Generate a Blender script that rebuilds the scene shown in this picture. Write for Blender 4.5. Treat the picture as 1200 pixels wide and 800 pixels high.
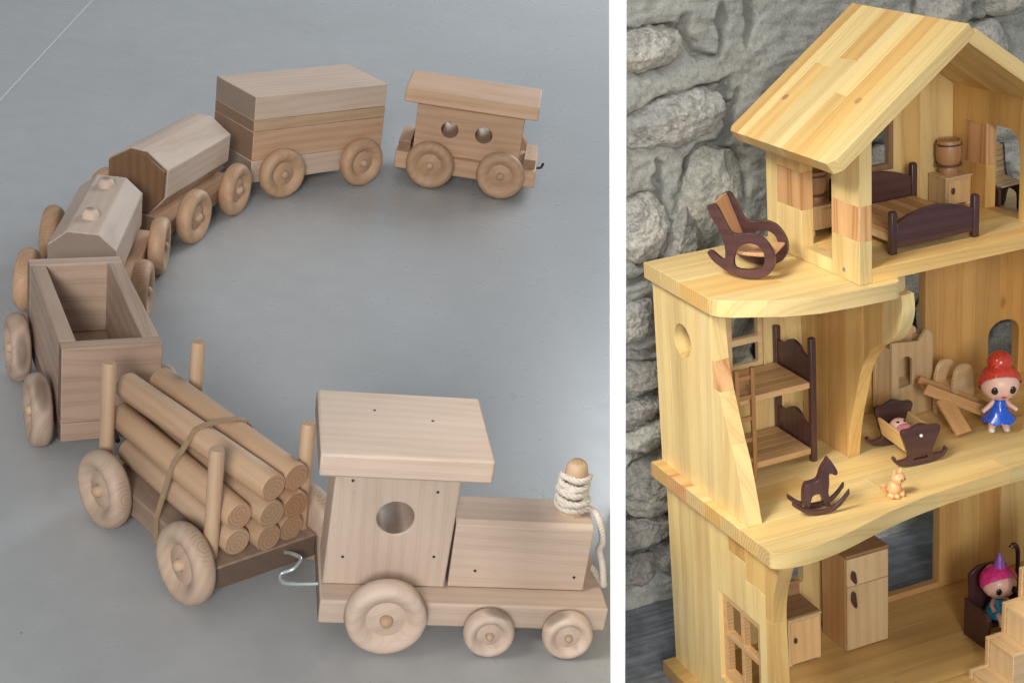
import bpy, bmesh, math, random
from mathutils import Vector, Matrix, noise
from mathutils.geometry import delaunay_2d_cdt
random.seed(7)
R = math.radians
for o in list(bpy.data.objects):
    bpy.data.objects.remove(o, do_unlink=True)
SC = bpy.context.scene
COL = SC.collection

# ------------------------------------------------------------------ camera, world, lights
cd = bpy.data.cameras.new('camera')
cam = bpy.data.objects.new('camera', cd)
COL.objects.link(cam)
cam.matrix_world = Matrix(((0.999584, 0.028825, 0.0, 0.0), (-0.011127, 0.385841, -0.922498, 0.0),
                           (-0.026591, 0.922115, 0.386002, 1.2), (0, 0, 0, 1)))
cd.sensor_width = 36.0
cd.lens = 54.0
cd.clip_start = 0.02
cd.clip_end = 100
SC.camera = cam
SC.view_settings.view_transform = 'Standard'
SC.view_settings.look = 'None'
SC.view_settings.exposure = 0.0
SC.view_settings.gamma = 1.0

W = bpy.data.worlds.new('World')
SC.world = W
W.use_nodes = True
W.node_tree.nodes['Background'].inputs[0].default_value = (0.90, 0.95, 1.0, 1)
W.node_tree.nodes['Background'].inputs[1].default_value = 0.33


def area(name, loc, target, size, power, color, spread=180, size_y=None):
    l = bpy.data.lights.new(name, 'AREA')
    l.energy = power
    l.color = color
    l.size = size
    if size_y:
        l.shape = 'RECTANGLE'
        l.size_y = size_y
    l.spread = R(spread)
    o = bpy.data.objects.new(name, l)
    COL.objects.link(o)
    o.location = loc
    o.rotation_euler = (Vector(target) - Vector(loc)).to_track_quat('-Z', 'Y').to_euler()
    return o


area('window_light_behind_train', (1.6, 4.2, 2.0), (-0.2, 1.5, 0.48), 1.6, 66, (0.86, 0.93, 1.0), size_y=1.2)
area('front_light', (-0.1, -2.6, 2.2), (-0.4, 1.7, 0.45), 1.0, 5.0, (1.0, 0.975, 0.95), spread=32)
area('house_side_light', (-0.27, 0.74, 1.22), (0.23, 1.13, 0.56), 0.3, 0.30, (1.0, 0.955, 0.86), spread=34)
area('house_key_light', (-0.5, 0.6, 1.75), (0.42, 1.19, 0.72), 0.4, 0.62, (1.0, 0.955, 0.86), spread=34)
area('house_front_light', (0.1, -0.9, 1.1), (0.45, 1.19, 0.75), 0.6, 0.22, (1.0, 0.97, 0.92), spread=36)

# two stages: the floor with the train (left), the patio with the dollhouse (right)
ML = Matrix(((0.977889, -0.129139, 0.164486, -0.10983), (0.138352, 0.989324, -0.045792, 1.023554),
             (-0.156817, 0.067537, 0.985316, 0.511229), (0, 0, 0, 1)))
MR = Matrix(((0.929242, -0.364989, -0.057389, 0.189584), (0.367444, 0.929178, 0.040168, 0.999316),
             (0.038664, -0.058413, 0.997543, 0.603803), (0, 0, 0, 1)))
KL, KR = 0.0155, 0.0072          # model centimetre -> metre for each stage
K = KL
PN = Vector((0.997221, -0.0745, 0.0))   # the dividing panel's normal; the panel stands on the plane through the origin
PD = Vector((0.0745, 0.997221, 0.0))


# ------------------------------------------------------------------ materials
class N:
    def __init__(s, name):
        s.m = bpy.data.materials.new(name)
        s.m.use_nodes = True
        s.t = s.m.node_tree
        s.b = s.t.nodes['Principled BSDF']

    def n(s, ty, **kw):
        x = s.t.nodes.new(ty)
        for k, v in kw.items():
            if k.startswith('_'):
                setattr(x, k[1:], v)
            else:
                x.inputs[k.replace('__', ' ')].default_value = v
        return x

    def l(s, a, b):
        s.t.links.new(a, b)

    def math(s, op, a, b=None, clamp=False):
        x = s.t.nodes.new('ShaderNodeMath')
        x.operation = op
        x.use_clamp = clamp
        for i, v in enumerate((a, b)):
            if v is None:
                continue
            if isinstance(v, (int, float)):
                x.inputs[i].default_value = v
            else:
                s.l(v, x.inputs[i])
        return x.outputs[0]

    def mix(s, f, a, b, mode='MIX'):
        x = s.t.nodes.new('ShaderNodeMix')
        x.data_type = 'RGBA'
        x.blend_type = mode
        for i, v in ((0, f), (6, a), (7, b)):
            if isinstance(v, (int, float, tuple)):
                x.inputs[i].default_value = v if not isinstance(v, tuple) else (*v[:3], 1)
            else:
                s.l(v, x.inputs[i])
        return x.outputs[2]

    def ramp(s, f, stops):
        x = s.t.nodes.new('ShaderNodeValToRGB')
        e = x.color_ramp.elements
        while len(e) < len(stops):
            e.new(0.5)
        for el, (p, c) in zip(e, stops):
            el.position = p
            el.color = (*c, 1) if isinstance(c, tuple) else (c, c, c, 1)
        s.l(f, x.inputs[0])
        return x.outputs[0]


_wood = {}


def wood(tone, axis='x'):
    """procedural wood with the grain along an object axis; object colour tints single pieces"""
    key = (tone, axis)
    if key in _wood:
        return _wood[key]
    light, dark, contrast, ringf, rough, coat, bumps = TONES[tone]
    ENDG = (0.5, 0.34) if tone in ('maple', 'alder', 'walnut_mix') else (1.15, 0.9)   # sawn end grain soaks up light
    m = N('wood_%s_grain_%s' % (tone, axis))
    tc = m.n('ShaderNodeTexCoord')
    oi = m.n('ShaderNodeObjectInfo')
    off = m.n('ShaderNodeVectorMath', _operation='SCALE')
    off.inputs[0].default_value = (3.1, 2.3, 1.7)
    m.l(oi.outputs['Random'], off.inputs['Scale'])
    add = m.n('ShaderNodeVectorMath', _operation='ADD')
    m.l(tc.outputs['Object'], add.inputs[0])
    m.l(off.outputs[0], add.inputs[1])

    def mapped(al, ac):
        s = {'x': (al, ac, ac), 'y': (ac, al, ac), 'z': (ac, ac, al)}[axis]
        x = m.n('ShaderNodeMapping')
        x.inputs['Scale'].default_value = s
        m.l(add.outputs[0], x.inputs['Vector'])
        return x.outputs[0]
    warp = m.n('ShaderNodeTexNoise', Scale=1.0, Detail=2.0)
    m.l(mapped(5, 22), warp.inputs['Vector'])
    va = m.n('ShaderNodeVectorMath', _operation='SCALE')
    va.inputs['Scale'].default_value = 1.1
    m.l(warp.outputs['Color'], va.inputs[0])
    vb = m.n('ShaderNodeVectorMath', _operation='ADD')
    m.l(mapped(1.6 * ringf / 60, ringf), vb.inputs[0])
    m.l(va.outputs[0], vb.inputs[1])
    wave = m.n('ShaderNodeTexWave', _wave_type='BANDS', Scale=0.5, Distortion=2.2, Detail=2.0)
    wave.inputs['Detail Scale'].default_value = 0.7
    wave.bands_direction = 'DIAGONAL'
    m.l(vb.outputs[0], wave.inputs['Vector'])
    ring = m.ramp(wave.outputs['Fac'], [(0.0, 0.0), (0.62, 0.25), (0.9, 1.0), (1.0, 0.35)])
    fib = m.n('ShaderNodeTexNoise', Scale=1.0, Detail=3.0, Roughness=0.6)
    m.l(mapped(28, 1300), fib.inputs['Vector'])
    low = m.n('ShaderNodeTexNoise', Scale=1.0, Detail=2.0)
    m.l(mapped(7, 26), low.inputs['Vector'])
    f1 = m.math('MULTIPLY', ring, contrast)
    f2 = m.math('MULTIPLY_ADD', fib.outputs['Fac'], 0.9 * contrast + 0.12)
    m.t.nodes[-1].inputs[2].default_value = -0.22
    f3 = m.math('MULTIPLY', m.math('SUBTRACT', low.outputs['Fac'], 0.42), 1.1)
    f = m.math('ADD', m.math('ADD', f1, f2), f3, clamp=True)
    col = m.mix(f, light, dark)
    # little dark pores and handling smudges
    pore = m.n('ShaderNodeTexNoise', Scale=1.0, Detail=1.0)
    m.l(mapped(120, 2600), pore.inputs['Vector'])
    pr = m.ramp(pore.outputs['Fac'], [(0.66, 0.0), (0.78, 0.35)])
    col = m.mix(pr, col, tuple(c * 0.55 for c in dark))
    if tone in ('pine', 'beech'):
        kv = m.n('ShaderNodeTexVoronoi', Scale=1.0)
        m.l(mapped(9, 17), kv.inputs['Vector'])
        kw = m.n('ShaderNodeTexWhiteNoise')
        m.l(kv.outputs['Position'], kw.inputs['Vector'])
        kn = m.math('MULTIPLY', m.ramp(kv.outputs['Distance'], [(0.03, 1.0), (0.085, 0.0)]), m.math('GREATER_THAN', kw.outputs['Value'], 0.87))
        col = m.mix(m.math('MULTIPLY', kn, 0.8), col, (0.24, 0.11, 0.04))
    dn = m.n('ShaderNodeVectorMath', _operation='DOT_PRODUCT')
    dn.inputs[1].default_value = {'x': (1, 0, 0), 'y': (0, 1, 0), 'z': (0, 0, 1)}[axis]
    m.l(tc.outputs['Normal'], dn.inputs[0])
    eg = m.ramp(m.math('ABSOLUTE', dn.outputs['Value']), [(0.80, 0.0), (0.96, 1.0)])
    egn = m.n('ShaderNodeTexNoise', Scale=700.0, Detail=3.0)
    m.l(add.outputs[0], egn.inputs['Vector'])
    ew = m.n('ShaderNodeTexWave', _wave_type='RINGS', Scale=95.0, Distortion=2.5, Detail=2.0)
    ew.rings_direction = axis.upper()
    eo = m.n('ShaderNodeVectorMath', _operation='ADD')
    eo.inputs[1].default_value = (0.002, 0.0015, 0.003)
    m.l(tc.outputs['Object'], eo.inputs[0])
    m.l(eo.outputs[0], ew.inputs['Vector'])
    egc = m.mix(m.ramp(egn.outputs['Fac'], [(0.1, 0.0), (0.9, 1.0)]), tuple(c * ENDG[0] for c in dark), tuple(c * ENDG[1] for c in light))
    egc = m.mix(m.math('MULTIPLY', m.ramp(ew.outputs['Fac'], [(0.5, 0.0), (0.9, 1.0)]), 0.5), egc, tuple(c * 0.6 for c in dark))
    col = m.mix(m.math('MULTIPLY', eg, 0.8), col, egc)
    rv = m.math('MULTIPLY_ADD', oi.outputs['Random'], 0.2)
    m.t.nodes[-1].inputs[2].default_value = 0.9
    hs = m.n('ShaderNodeHueSaturation')
    m.l(rv, hs.inputs['Value'])
    m.l(col, hs.inputs['Color'])
    col = m.mix(1.0, hs.outputs[0], oi.outputs['Color'], 'MULTIPLY')
    m.l(col, m.b.inputs['Base Color'])
    rg = m.math('MULTIPLY_ADD', low.outputs['Fac'], 0.25)
    m.t.nodes[-1].inputs[2].default_value = rough - 0.12
    m.l(rg, m.b.inputs['Roughness'])
    m.b.inputs['Coat Weight'].default_value = coat
    m.b.inputs['Coat Roughness'].default_value = 0.3
    bp = m.n('ShaderNodeBump', Strength=bumps, Distance=0.0006)
    h = m.math('ADD', m.math('MULTIPLY', fib.outputs['Fac'], 0.7), m.math('MULTIPLY', ring, 0.4))
    m.l(h, bp.inputs['Height'])
    m.l(bp.outputs[0], m.b.inputs['Normal'])
    _wood[key] = m.m
    return m.m


# light, dark, contrast, ring frequency, roughness, coat, bump
TONES = {
    'maple': ((0.62, 0.485, 0.385), (0.43, 0.31, 0.23), 0.30, 120, 0.62, 0.0, 0.25),
    'alder': ((0.64, 0.42, 0.27), (0.40, 0.22, 0.12), 0.36, 110, 0.60, 0.0, 0.25),
    'walnut_mix': ((0.475, 0.35, 0.265), (0.27, 0.175, 0.12), 0.36, 75, 0.62, 0.0, 0.25),
    'beige_birch': ((0.50, 0.37, 0.275), (0.34, 0.225, 0.15), 0.32, 120, 0.6, 0.0, 0.25),
    'brown_birch': ((0.50, 0.315, 0.19), (0.33, 0.18, 0.095), 0.34, 110, 0.55, 0.0, 0.2),
    'heart_pine': ((0.78, 0.51, 0.25), (0.46, 0.22, 0.08), 0.75, 60, 0.42, 0.12, 0.2),
    'dowel': ((0.52, 0.36, 0.235), (0.34, 0.20, 0.115), 0.30, 110, 0.6, 0.0, 0.2),
    'pine': ((0.80, 0.605, 0.27), (0.56, 0.345, 0.125), 0.40, 70, 0.42, 0.12, 0.18),
    'beech': ((0.72, 0.52, 0.29), (0.50, 0.31, 0.14), 0.36, 120, 0.45, 0.1, 0.18),
    'wenge': ((0.090, 0.036, 0.034), (0.035, 0.014, 0.016), 0.5, 140, 0.36, 0.25, 0.15),
    'brown': ((0.36, 0.20, 0.10), (0.20, 0.10, 0.045), 0.45, 120, 0.45, 0.1, 0.15),
}


def plain(name, col, rough=0.5, metallic=0.0, noise_amt=0.12, nscale=250, bump=0.0, coat=0.0, sheen=0.0):
    m = N(name)
    tc = m.n('ShaderNodeTexCoord')
    nz = m.n('ShaderNodeTexNoise', Scale=nscale, Detail=4.0)
    m.l(tc.outputs['Object'], nz.inputs['Vector'])
    c = m.mix(m.ramp(nz.outputs['Fac'], [(0.3, 0.0), (0.7, 1.0)]), tuple(x * (1 - noise_amt) for x in col), tuple(min(1, x * (1 + noise_amt)) for x in col))
    m.l(c, m.b.inputs['Base Color'])
    m.b.inputs['Roughness'].default_value = rough
    m.b.inputs['Metallic'].default_value = metallic
    m.b.inputs['Coat Weight'].default_value = coat
    if bump:
        bp = m.n('ShaderNodeBump', Strength=bump, Distance=0.0005)
        m.l(nz.outputs['Fac'], bp.inputs['Height'])
        m.l(bp.outputs[0], m.b.inputs['Normal'])
    return m.m


def floor_mat():
    m = N('grey_painted_concrete')
    tc = m.n('ShaderNodeTexCoord')
    a = m.n('ShaderNodeTexNoise', Scale=2.2, Detail=5.0, Roughness=0.6)
    b = m.n('ShaderNodeTexNoise', Scale=26.0, Detail=5.0, Roughness=0.65)
    c = m.n('ShaderNodeTexNoise', Scale=420.0, Detail=2.0)
    for x in (a, b, c):
        m.l(tc.outputs['Object'], x.inputs['Vector'])
    col = m.mix(m.ramp(a.outputs['Fac'], [(0.3, 0.0), (0.7, 1.0)]), (0.415, 0.42, 0.418), (0.465, 0.472, 0.475))
    col = m.mix(m.math('MULTIPLY', m.ramp(b.outputs['Fac'], [(0.35, 0.0), (0.75, 1.0)]), 0.35), col, (0.335, 0.34, 0.338))
    # sparse chips and specks
    v = m.n('ShaderNodeTexVoronoi', Scale=22.0, Randomness=1.0)
    m.l(tc.outputs['Object'], v.inputs['Vector'])
    sp = m.ramp(v.outputs['Distance'], [(0.014, 1.0), (0.03, 0.0)])
    wn = m.n('ShaderNodeTexWhiteNoise')
    m.l(v.outputs['Position'], wn.inputs['Vector'])
    spm = m.math('MULTIPLY', sp, m.math('GREATER_THAN', wn.outputs['Value'], 0.90))
    col = m.mix(m.math('MULTIPLY', spm, 0.7), col, (0.12, 0.12, 0.115))
    gr_ = m.n('ShaderNodeTexNoise', Scale=1500.0, Detail=2.0)
    m.l(tc.outputs['Object'], gr_.inputs['Vector'])
    col = m.mix(m.ramp(gr_.outputs['Fac'], [(0.56, 0.0), (0.74, 0.45)]), col, (0.29, 0.29, 0.285))
    # thin trowel and scuff marks
    mp = m.n('ShaderNodeMapping')
    mp.inputs['Rotation'].default_value = (0, 0, R(35))
    mp.inputs['Scale'].default_value = (9.0, 34.0, 1.0)
    m.l(tc.outputs['Object'], mp.inputs['Vector'])
    sc2 = m.n('ShaderNodeTexNoise', Scale=1.0, Detail=6.0, Roughness=0.75)
    m.l(mp.outputs[0], sc2.inputs['Vector'])
    col = m.mix(m.ramp(sc2.outputs['Fac'], [(0.60, 0.0), (0.78, 0.3)]), col, (0.50, 0.506, 0.506))
    m.l(col, m.b.inputs['Base Color'])
    rg = m.ramp(b.outputs['Fac'], [(0.25, 0.25), (0.8, 0.35)])
    m.l(rg, m.b.inputs['Roughness'])
    m.b.inputs['Specular IOR Level'].default_value = 0.5
    bp = m.n('ShaderNodeBump', Strength=0.05, Distance=0.0010)
    h = m.math('ADD', m.math('MULTIPLY', b.outputs['Fac'], 1.0), m.math('MULTIPLY', c.outputs['Fac'], 0.12))
    m.l(h, bp.inputs['Height'])
    m.l(bp.outputs[0], m.b.inputs['Normal'])
    return m.m


def stone_mat(name, c1, c2, c3):
    m = N(name)
    tc = m.n('ShaderNodeTexCoord')
    oi = m.n('ShaderNodeObjectInfo')
    a = m.n('ShaderNodeTexNoise', Scale=19.0, Detail=6.0, Roughness=0.65)
    b = m.n('ShaderNodeTexNoise', Scale=110.0, Detail=8.0, Roughness=0.75)
    c = m.n('ShaderNodeTexNoise', Scale=420.0, Detail=5.0, Roughness=0.8)
    for x in (a, b, c):
        m.l(tc.outputs['Object'], x.inputs['Vector'])
    col = m.mix(m.ramp(a.outputs['Fac'], [(0.36, 0.0), (0.62, 1.0)]), c1, c2)
    col = m.mix(m.math('MULTIPLY', m.ramp(b.outputs['Fac'], [(0.46, 0.0), (0.62, 1.0)]), 0.8), col, c3)
    col = m.mix(m.math('MULTIPLY', m.ramp(c.outputs['Fac'], [(0.54, 0.0), (0.66, 1.0)]), 0.55), col, (0.10, 0.10, 0.095))
    col = m.mix(m.math('MULTIPLY', m.ramp(c.outputs['Fac'], [(0.34, 1.0), (0.45, 0.0)]), 0.5), col, tuple(min(0.8, v * 1.5) for v in c2))
    # warm lichen and damp stains
    st = m.n('ShaderNodeTexNoise', Scale=9.0, Detail=4.0)
    m.l(tc.outputs['Object'], st.inputs['Vector'])
    col = m.mix(m.math('MULTIPLY', m.ramp(st.outputs['Fac'], [(0.55, 0.0), (0.68, 1.0)]), 0.3), col, (0.46, 0.41, 0.31))
    col = m.mix(1.0, col, oi.outputs['Color'], 'MULTIPLY')
    m.l(col, m.b.inputs['Base Color'])
    m.b.inputs['Roughness'].default_value = 0.9
    bp = m.n('ShaderNodeBump', Strength=1.0, Distance=0.0045)
    h = m.math('ADD', b.outputs['Fac'], m.math('MULTIPLY', c.outputs['Fac'], 0.4))
    m.l(h, bp.inputs['Height'])
    m.l(bp.outputs[0], m.b.inputs['Normal'])
    return m.m


def ground_mat():
    m = N('grooved_grey_paving')
    tc = m.n('ShaderNodeTexCoord')
    mp = m.n('ShaderNodeMapping')
    mp.inputs['Rotation'].default_value = (0, 0, R(-70))
    m.l(tc.outputs['Object'], mp.inputs['Vector'])
    mp.inputs['Scale'].default_value = (14.0, 190.0, 1.0)
    w = m.n('ShaderNodeTexNoise', Scale=1.0, Detail=7.0, Roughness=0.7)
    m.l(mp.outputs[0], w.inputs['Vector'])
    a = m.n('ShaderNodeTexNoise', Scale=60.0, Detail=5.0)
    m.l(tc.outputs['Object'], a.inputs['Vector'])
    col = m.mix(m.ramp(w.outputs['Fac'], [(0.36, 0.0), (0.64, 1.0)]), (0.17, 0.19, 0.215), (0.37, 0.40, 0.44))
    col = m.mix(m.ramp(a.outputs['Fac'], [(0.35, 0.0), (0.7, 0.6)]), col, (0.12, 0.13, 0.145))
    m.l(col, m.b.inputs['Base Color'])
    m.b.inputs['Roughness'].default_value = 0.8
    bp = m.n('ShaderNodeBump', Strength=0.35, Distance=0.002)
    m.l(m.math('ADD', w.outputs['Fac'], a.outputs['Fac']), bp.inputs['Height'])
    m.l(bp.outputs[0], m.b.inputs['Normal'])
    return m.m


M_FLOOR = floor_mat()
M_MORTAR = stone_mat('rough_grey_mortar', (0.43, 0.44, 0.40), (0.66, 0.67, 0.61), (0.52, 0.53, 0.49))
M_STONE = stone_mat('rubble_stone', (0.40, 0.40, 0.38), (0.72, 0.705, 0.65), (0.30, 0.30, 0.29))
M_GROUND = ground_mat()
M_WHITE = plain('white_board', (0.93, 0.93, 0.93), 0.6, noise_amt=0.01)
M_HOLE = plain('nail_head', (0.045, 0.035, 0.03), 0.5)
M_STEEL = plain('zinc_wire', (0.62, 0.72, 0.72), 0.3, metallic=0.7, noise_amt=0.05)
M_BLACK = plain('black_steel', (0.02, 0.02, 0.02), 0.45)
M_RUBBER = plain('tan_rubber', (0.33, 0.22, 0.13), 0.6, noise_amt=0.08)
M_CORD = plain('cotton_cord', (0.62, 0.56, 0.49), 0.9, noise_amt=0.18, nscale=900, bump=0.5)
M_SKIN = plain('doll_skin', (0.80, 0.50, 0.40), 0.35, noise_amt=0.03)
M_RED = plain('doll_red_hair', (0.62, 0.055, 0.03), 0.25, noise_amt=0.25, nscale=500, coat=0.5)
M_BLUE = plain('doll_blue_glitter', (0.015, 0.10, 0.62), 0.25, noise_amt=0.5, nscale=900, coat=0.6)
M_TEAL = plain('doll_teal_glitter', (0.03, 0.36, 0.58), 0.3, noise_amt=0.5, nscale=900, coat=0.5)
M_PINK = plain('doll_pink_hair', (0.72, 0.03, 0.22), 0.3, noise_amt=0.25, nscale=500, coat=0.5)
M_ROSE = plain('pink_plastic', (0.80, 0.30, 0.36), 0.35, noise_amt=0.06)
M_PURPLE = plain('purple_plastic', (0.28, 0.10, 0.46), 0.3, noise_amt=0.1)
M_PEACH = plain('peach_plastic', (0.85, 0.44, 0.20), 0.35, noise_amt=0.08)
M_EYE = plain('dark_paint', (0.015, 0.01, 0.012), 0.2)
M_LIP = plain('red_paint', (0.5, 0.03, 0.05), 0.3)
M_SHOE = plain('white_plastic', (0.85, 0.82, 0.78), 0.35, noise_amt=0.03)


# ------------------------------------------------------------------ mesh helpers (model centimetres, scaled by K)
def rot_z(a):
    return Matrix.Rotation(a, 4, 'Z')


def T(x, y, z):
    return Matrix.Translation(Vector((x * K, y * K, z * K)))


def obj(name, bm, mat, parent=None, M=None, bev=0.0, smooth=35, seg=2, color=None, stage=None):
    bmesh.ops.recalc_face_normals(bm, faces=bm.faces)
    me = bpy.data.meshes.new(name)
    bm.to_mesh(me)
    bm.free()
    if smooth:
        me.polygons.foreach_set('use_smooth', [True] * len(me.polygons))
        me.set_sharp_from_angle(angle=R(smooth))
    me.materials.append(mat)
    o = bpy.data.objects.new(name, me)
    COL.objects.link(o)
    if parent:
        o.parent = parent
    if M is not None:
        o.matrix_local = M if stage is None else stage @ M
    elif stage is not None:
        o.matrix_local = stage
    if bev:
        b = o.modifiers.new('soft_edges', 'BEVEL')
        b.width = bev * K
        b.segments = seg
        b.limit_method = 'ANGLE'
        b.angle_limit = R(38)
        b.harden_normals = False
    if color:
        o.color = (*color, 1)
    return o


def tag(o, label, cat, group=None):
    o['label'] = label
    o['category'] = cat
    if group:
        o['group'] = group
    return o


def thing(name, label, cat, stage, M=None, group=None):
    o = bpy.data.objects.new(name, None)
    o.empty_display_size = 0.02
    COL.objects.link(o)
    o.matrix_world = stage @ (M if M is not None else Matrix.Identity(4))
    return tag(o, label, cat, group)


def sub(name, parent, M=None):
    o = bpy.data.objects.new(name, None)
    o.empty_display_size = 0.01
    COL.objects.link(o)
    o.parent = parent
    if M is not None:
        o.matrix_local = M
    return o


def box(x0, x1, y0, y1, z0, z1, bm=None):
    bm = bm or bmesh.new()
    v = [bm.verts.new((x * K, y * K, z * K)) for x in (x0, x1) for y in (y0, y1) for z in (z0, z1)]
    for f in ((0, 1, 3, 2), (4, 6, 7, 5), (0, 4, 5, 1), (2, 3, 7, 6), (0, 2, 6, 4), (1, 5, 7, 3)):
        bm.faces.new([v[i] for i in f])
    return bm


def lathe(prof, axis='y', segs=40, bm=None, center=(0, 0, 0)):
    """prof: (radius, height) pairs along the axis"""
    bm = bm or bmesh.new()
    c = Vector(center)
    rings = []
    for r, h in prof:
        if r < 1e-6:
            p = {'x': (h, 0, 0), 'y': (0, h, 0), 'z': (0, 0, h)}[axis]
            rings.append([bm.verts.new((Vector(p) + c) * K)])
            continue
        ring = []
        for i in range(segs):
            a = 2 * math.pi * i / segs
            ca, sa = r * math.cos(a), r * math.sin(a)
            p = {'x': (h, ca, sa), 'y': (ca, h, sa), 'z': (ca, sa, h)}[axis]
            ring.append(bm.verts.new((Vector(p) + c) * K))
        rings.append(ring)
    for a, b in zip(rings, rings[1:]):
        n = max(len(a), len(b))
        for i in range(n):
            j = (i + 1) % n
            if len(a) == 1 and len(b) == 1:
                continue
            if len(a) == 1:
                bm.faces.new((a[0], b[i], b[j]))
            elif len(b) == 1:
                bm.faces.new((a[i], a[j], b[0]))
            else:
                bm.faces.new((a[i], a[j], b[j], b[i]))
    for r in (rings[0], rings[-1]):
        if len(r) > 1:
            bm.faces.new(r)
    return bm


def tube(pts, r, segs=10, closed=False, bm=None, radii=None):
    bm = bm or bmesh.new()
    pts = [Vector(p) for p in pts]
    n = len(pts)
    rings = []
    ref = None
    for i, p in enumerate(pts):
        a = pts[(i - 1) % n] if (closed or i > 0) else p
        b = pts[(i + 1) % n] if (closed or i < n - 1) else p
        t = (b - a).normalized()
        if ref is None:
            ref = t.orthogonal().normalized()
        ref = (ref - t * ref.dot(t)).normalized()
        s = t.cross(ref)
        rr = radii[i] if radii else r
        rings.append([bm.verts.new((p + (ref * math.cos(2 * math.pi * k / segs) + s * math.sin(2 * math.pi * k / segs)) * rr) * K) for k in range(segs)])
    m = n if closed else n - 1
    for i in range(m):
        a, b = rings[i], rings[(i + 1) % n]
        for k in range(segs):
            j = (k + 1) % segs
            bm.faces.new((a[k], a[j], b[j], b[k]))
    if not closed:
        bm.faces.new(rings[0])
        bm.faces.new(rings[-1])
    return bm


def catmull(pts, n=8, closed=False):
    pts = [Vector(p) for p in pts]
    out = []
    m = len(pts)
    rng = range(m) if closed else range(m - 1)
    for i in rng:
        p0 = pts[(i - 1) % m] if (closed or i > 0) else pts[0]
        p1, p2 = pts[i], pts[(i + 1) % m]
        p3 = pts[(i + 2) % m] if (closed or i + 2 < m) else pts[-1]
        for k in range(n):
            t = k / n
            out.append(0.5 * ((2 * p1) + (p2 - p0) * t + (2 * p0 - 5 * p1 + 4 * p2 - p3) * t * t + (3 * p1 - p0 - 3 * p2 + p3) * t ** 3))
    if not closed:
        out.append(pts[-1])
    return out


def flat(outline, holes=()):
    """a flat triangulated sheet in the local xy plane, with holes"""
    loops = [[Vector((x, y, 0)) for x, y in lp] for lp in (outline, *holes)]
    co = [Vector((p.x, p.y)) for lp in loops for p in lp]
    ed, k = [], 0
    for lp in loops:
        ed += [(k + i, k + (i + 1) % len(lp)) for i in range(len(lp))]
        k += len(lp)
    cv, _, cf, _, _, _ = delaunay_2d_cdt(co, ed, [], 0, 1e-5, False)
    bm = bmesh.new()
    vs = [bm.verts.new((p.x * K, p.y * K, 0)) for p in cv]

    def inside(q, lp):
        r, n = False, len(lp)
        for i in range(n):
            a, b = lp[i], lp[(i + 1) % n]
            if (a.y > q.y) != (b.y > q.y) and q.x < (b.x - a.x) * (q.y - a.y) / (b.y - a.y) + a.x:
                r = not r
        return r
    for t in cf:
        q = sum((cv[i] for i in t), Vector((0, 0))) / len(t)
        if inside(q, loops[0]) and not any(inside(q, lp) for lp in loops[1:]):
            bm.faces.new([vs[i] for i in t])
    for v in [v for v in bm.verts if not v.link_faces]:
        bm.verts.remove(v)
    return bm


def solidify(bm, th):
    pass
    g = bmesh.ops.extrude_face_region(bm, geom=bm.faces[:])
    bmesh.ops.translate(bm, verts=[e for e in g['geom'] if isinstance(e, bmesh.types.BMVert)], vec=(0, 0, th * K))
    return bm


def plate(outline, th, holes=()):
    return solidify(flat(outline, holes), th)


def cut(bm, co, no):
    """keep the side the normal points away from"""
    bmesh.ops.bisect_plane(bm, geom=bm.verts[:] + bm.edges[:] + bm.faces[:], dist=1e-7, plane_co=Vector(co) * K, plane_no=no, clear_outer=True)


def circle(cx, cy, r, n=28, ry=None):
    return [(cx + r * math.cos(2 * math.pi * i / n), cy + (ry or r) * math.sin(2 * math.pi * i / n)) for i in range(n)]


PALE, WARM, ORANGE, BROWN, CREAM = (1, 1, 1), (0.98, 0.86, 0.70), (1.0, 0.94, 0.90), (0.80, 0.62, 0.47), (1.03, 1.05, 1.12)


def panel(parent, name, outline, holes, th, M, edges, along='y', tone='pine', breaks=None, tones=None, bev=0.03):
    """a board glued up from staves; edges: the joint positions across the staves; breaks: {stave: [cuts]}; each stave a piece of its own"""
    p = sub(name, parent, M)
    rnd = random.Random(name + str(edges))
    for i in range(len(edges) - 1):
        lo, hi = edges[i], edges[i + 1]
        cuts = [-999] + list((breaks or {}).get(i, [])) + [999]
        for j in range(len(cuts) - 1):
            bm = flat(outline, holes)
            if along == 'y':
                A, B = Vector((1, 0, 0)), Vector((0, 1, 0))
            else:
                A, B = Vector((0, 1, 0)), Vector((1, 0, 0))
            cut(bm, A * hi, A)
            cut(bm, A * lo, -A)
            if cuts[j + 1] < 900:
                cut(bm, B * cuts[j + 1], B)
            if cuts[j] > -900:
                cut(bm, B * cuts[j], -B)
            if not bm.faces:
                bm.free()
                continue
            for isl in islands(bm):
                put_stave(isl, p, i, j, th, tones, rnd, tone, along, bev)
    return p



def put_stave(bm, p, i, j, th, tones, rnd, tone, along, bev):
    solidify(bm, th)
    c = (tones or {}).get((i, j)) or rnd.choice([PALE, PALE, PALE, WARM, CREAM, WARM, (1.0, 0.95, 0.88)])
    w = rnd.uniform(0.96, 1.04)
    if c is ORANGE:
        tone = 'heart_pine'
    return obj('stave', bm, wood(tone, along), p, bev=bev, seg=1, color=tuple(x * w for x in c), smooth=30)


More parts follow.
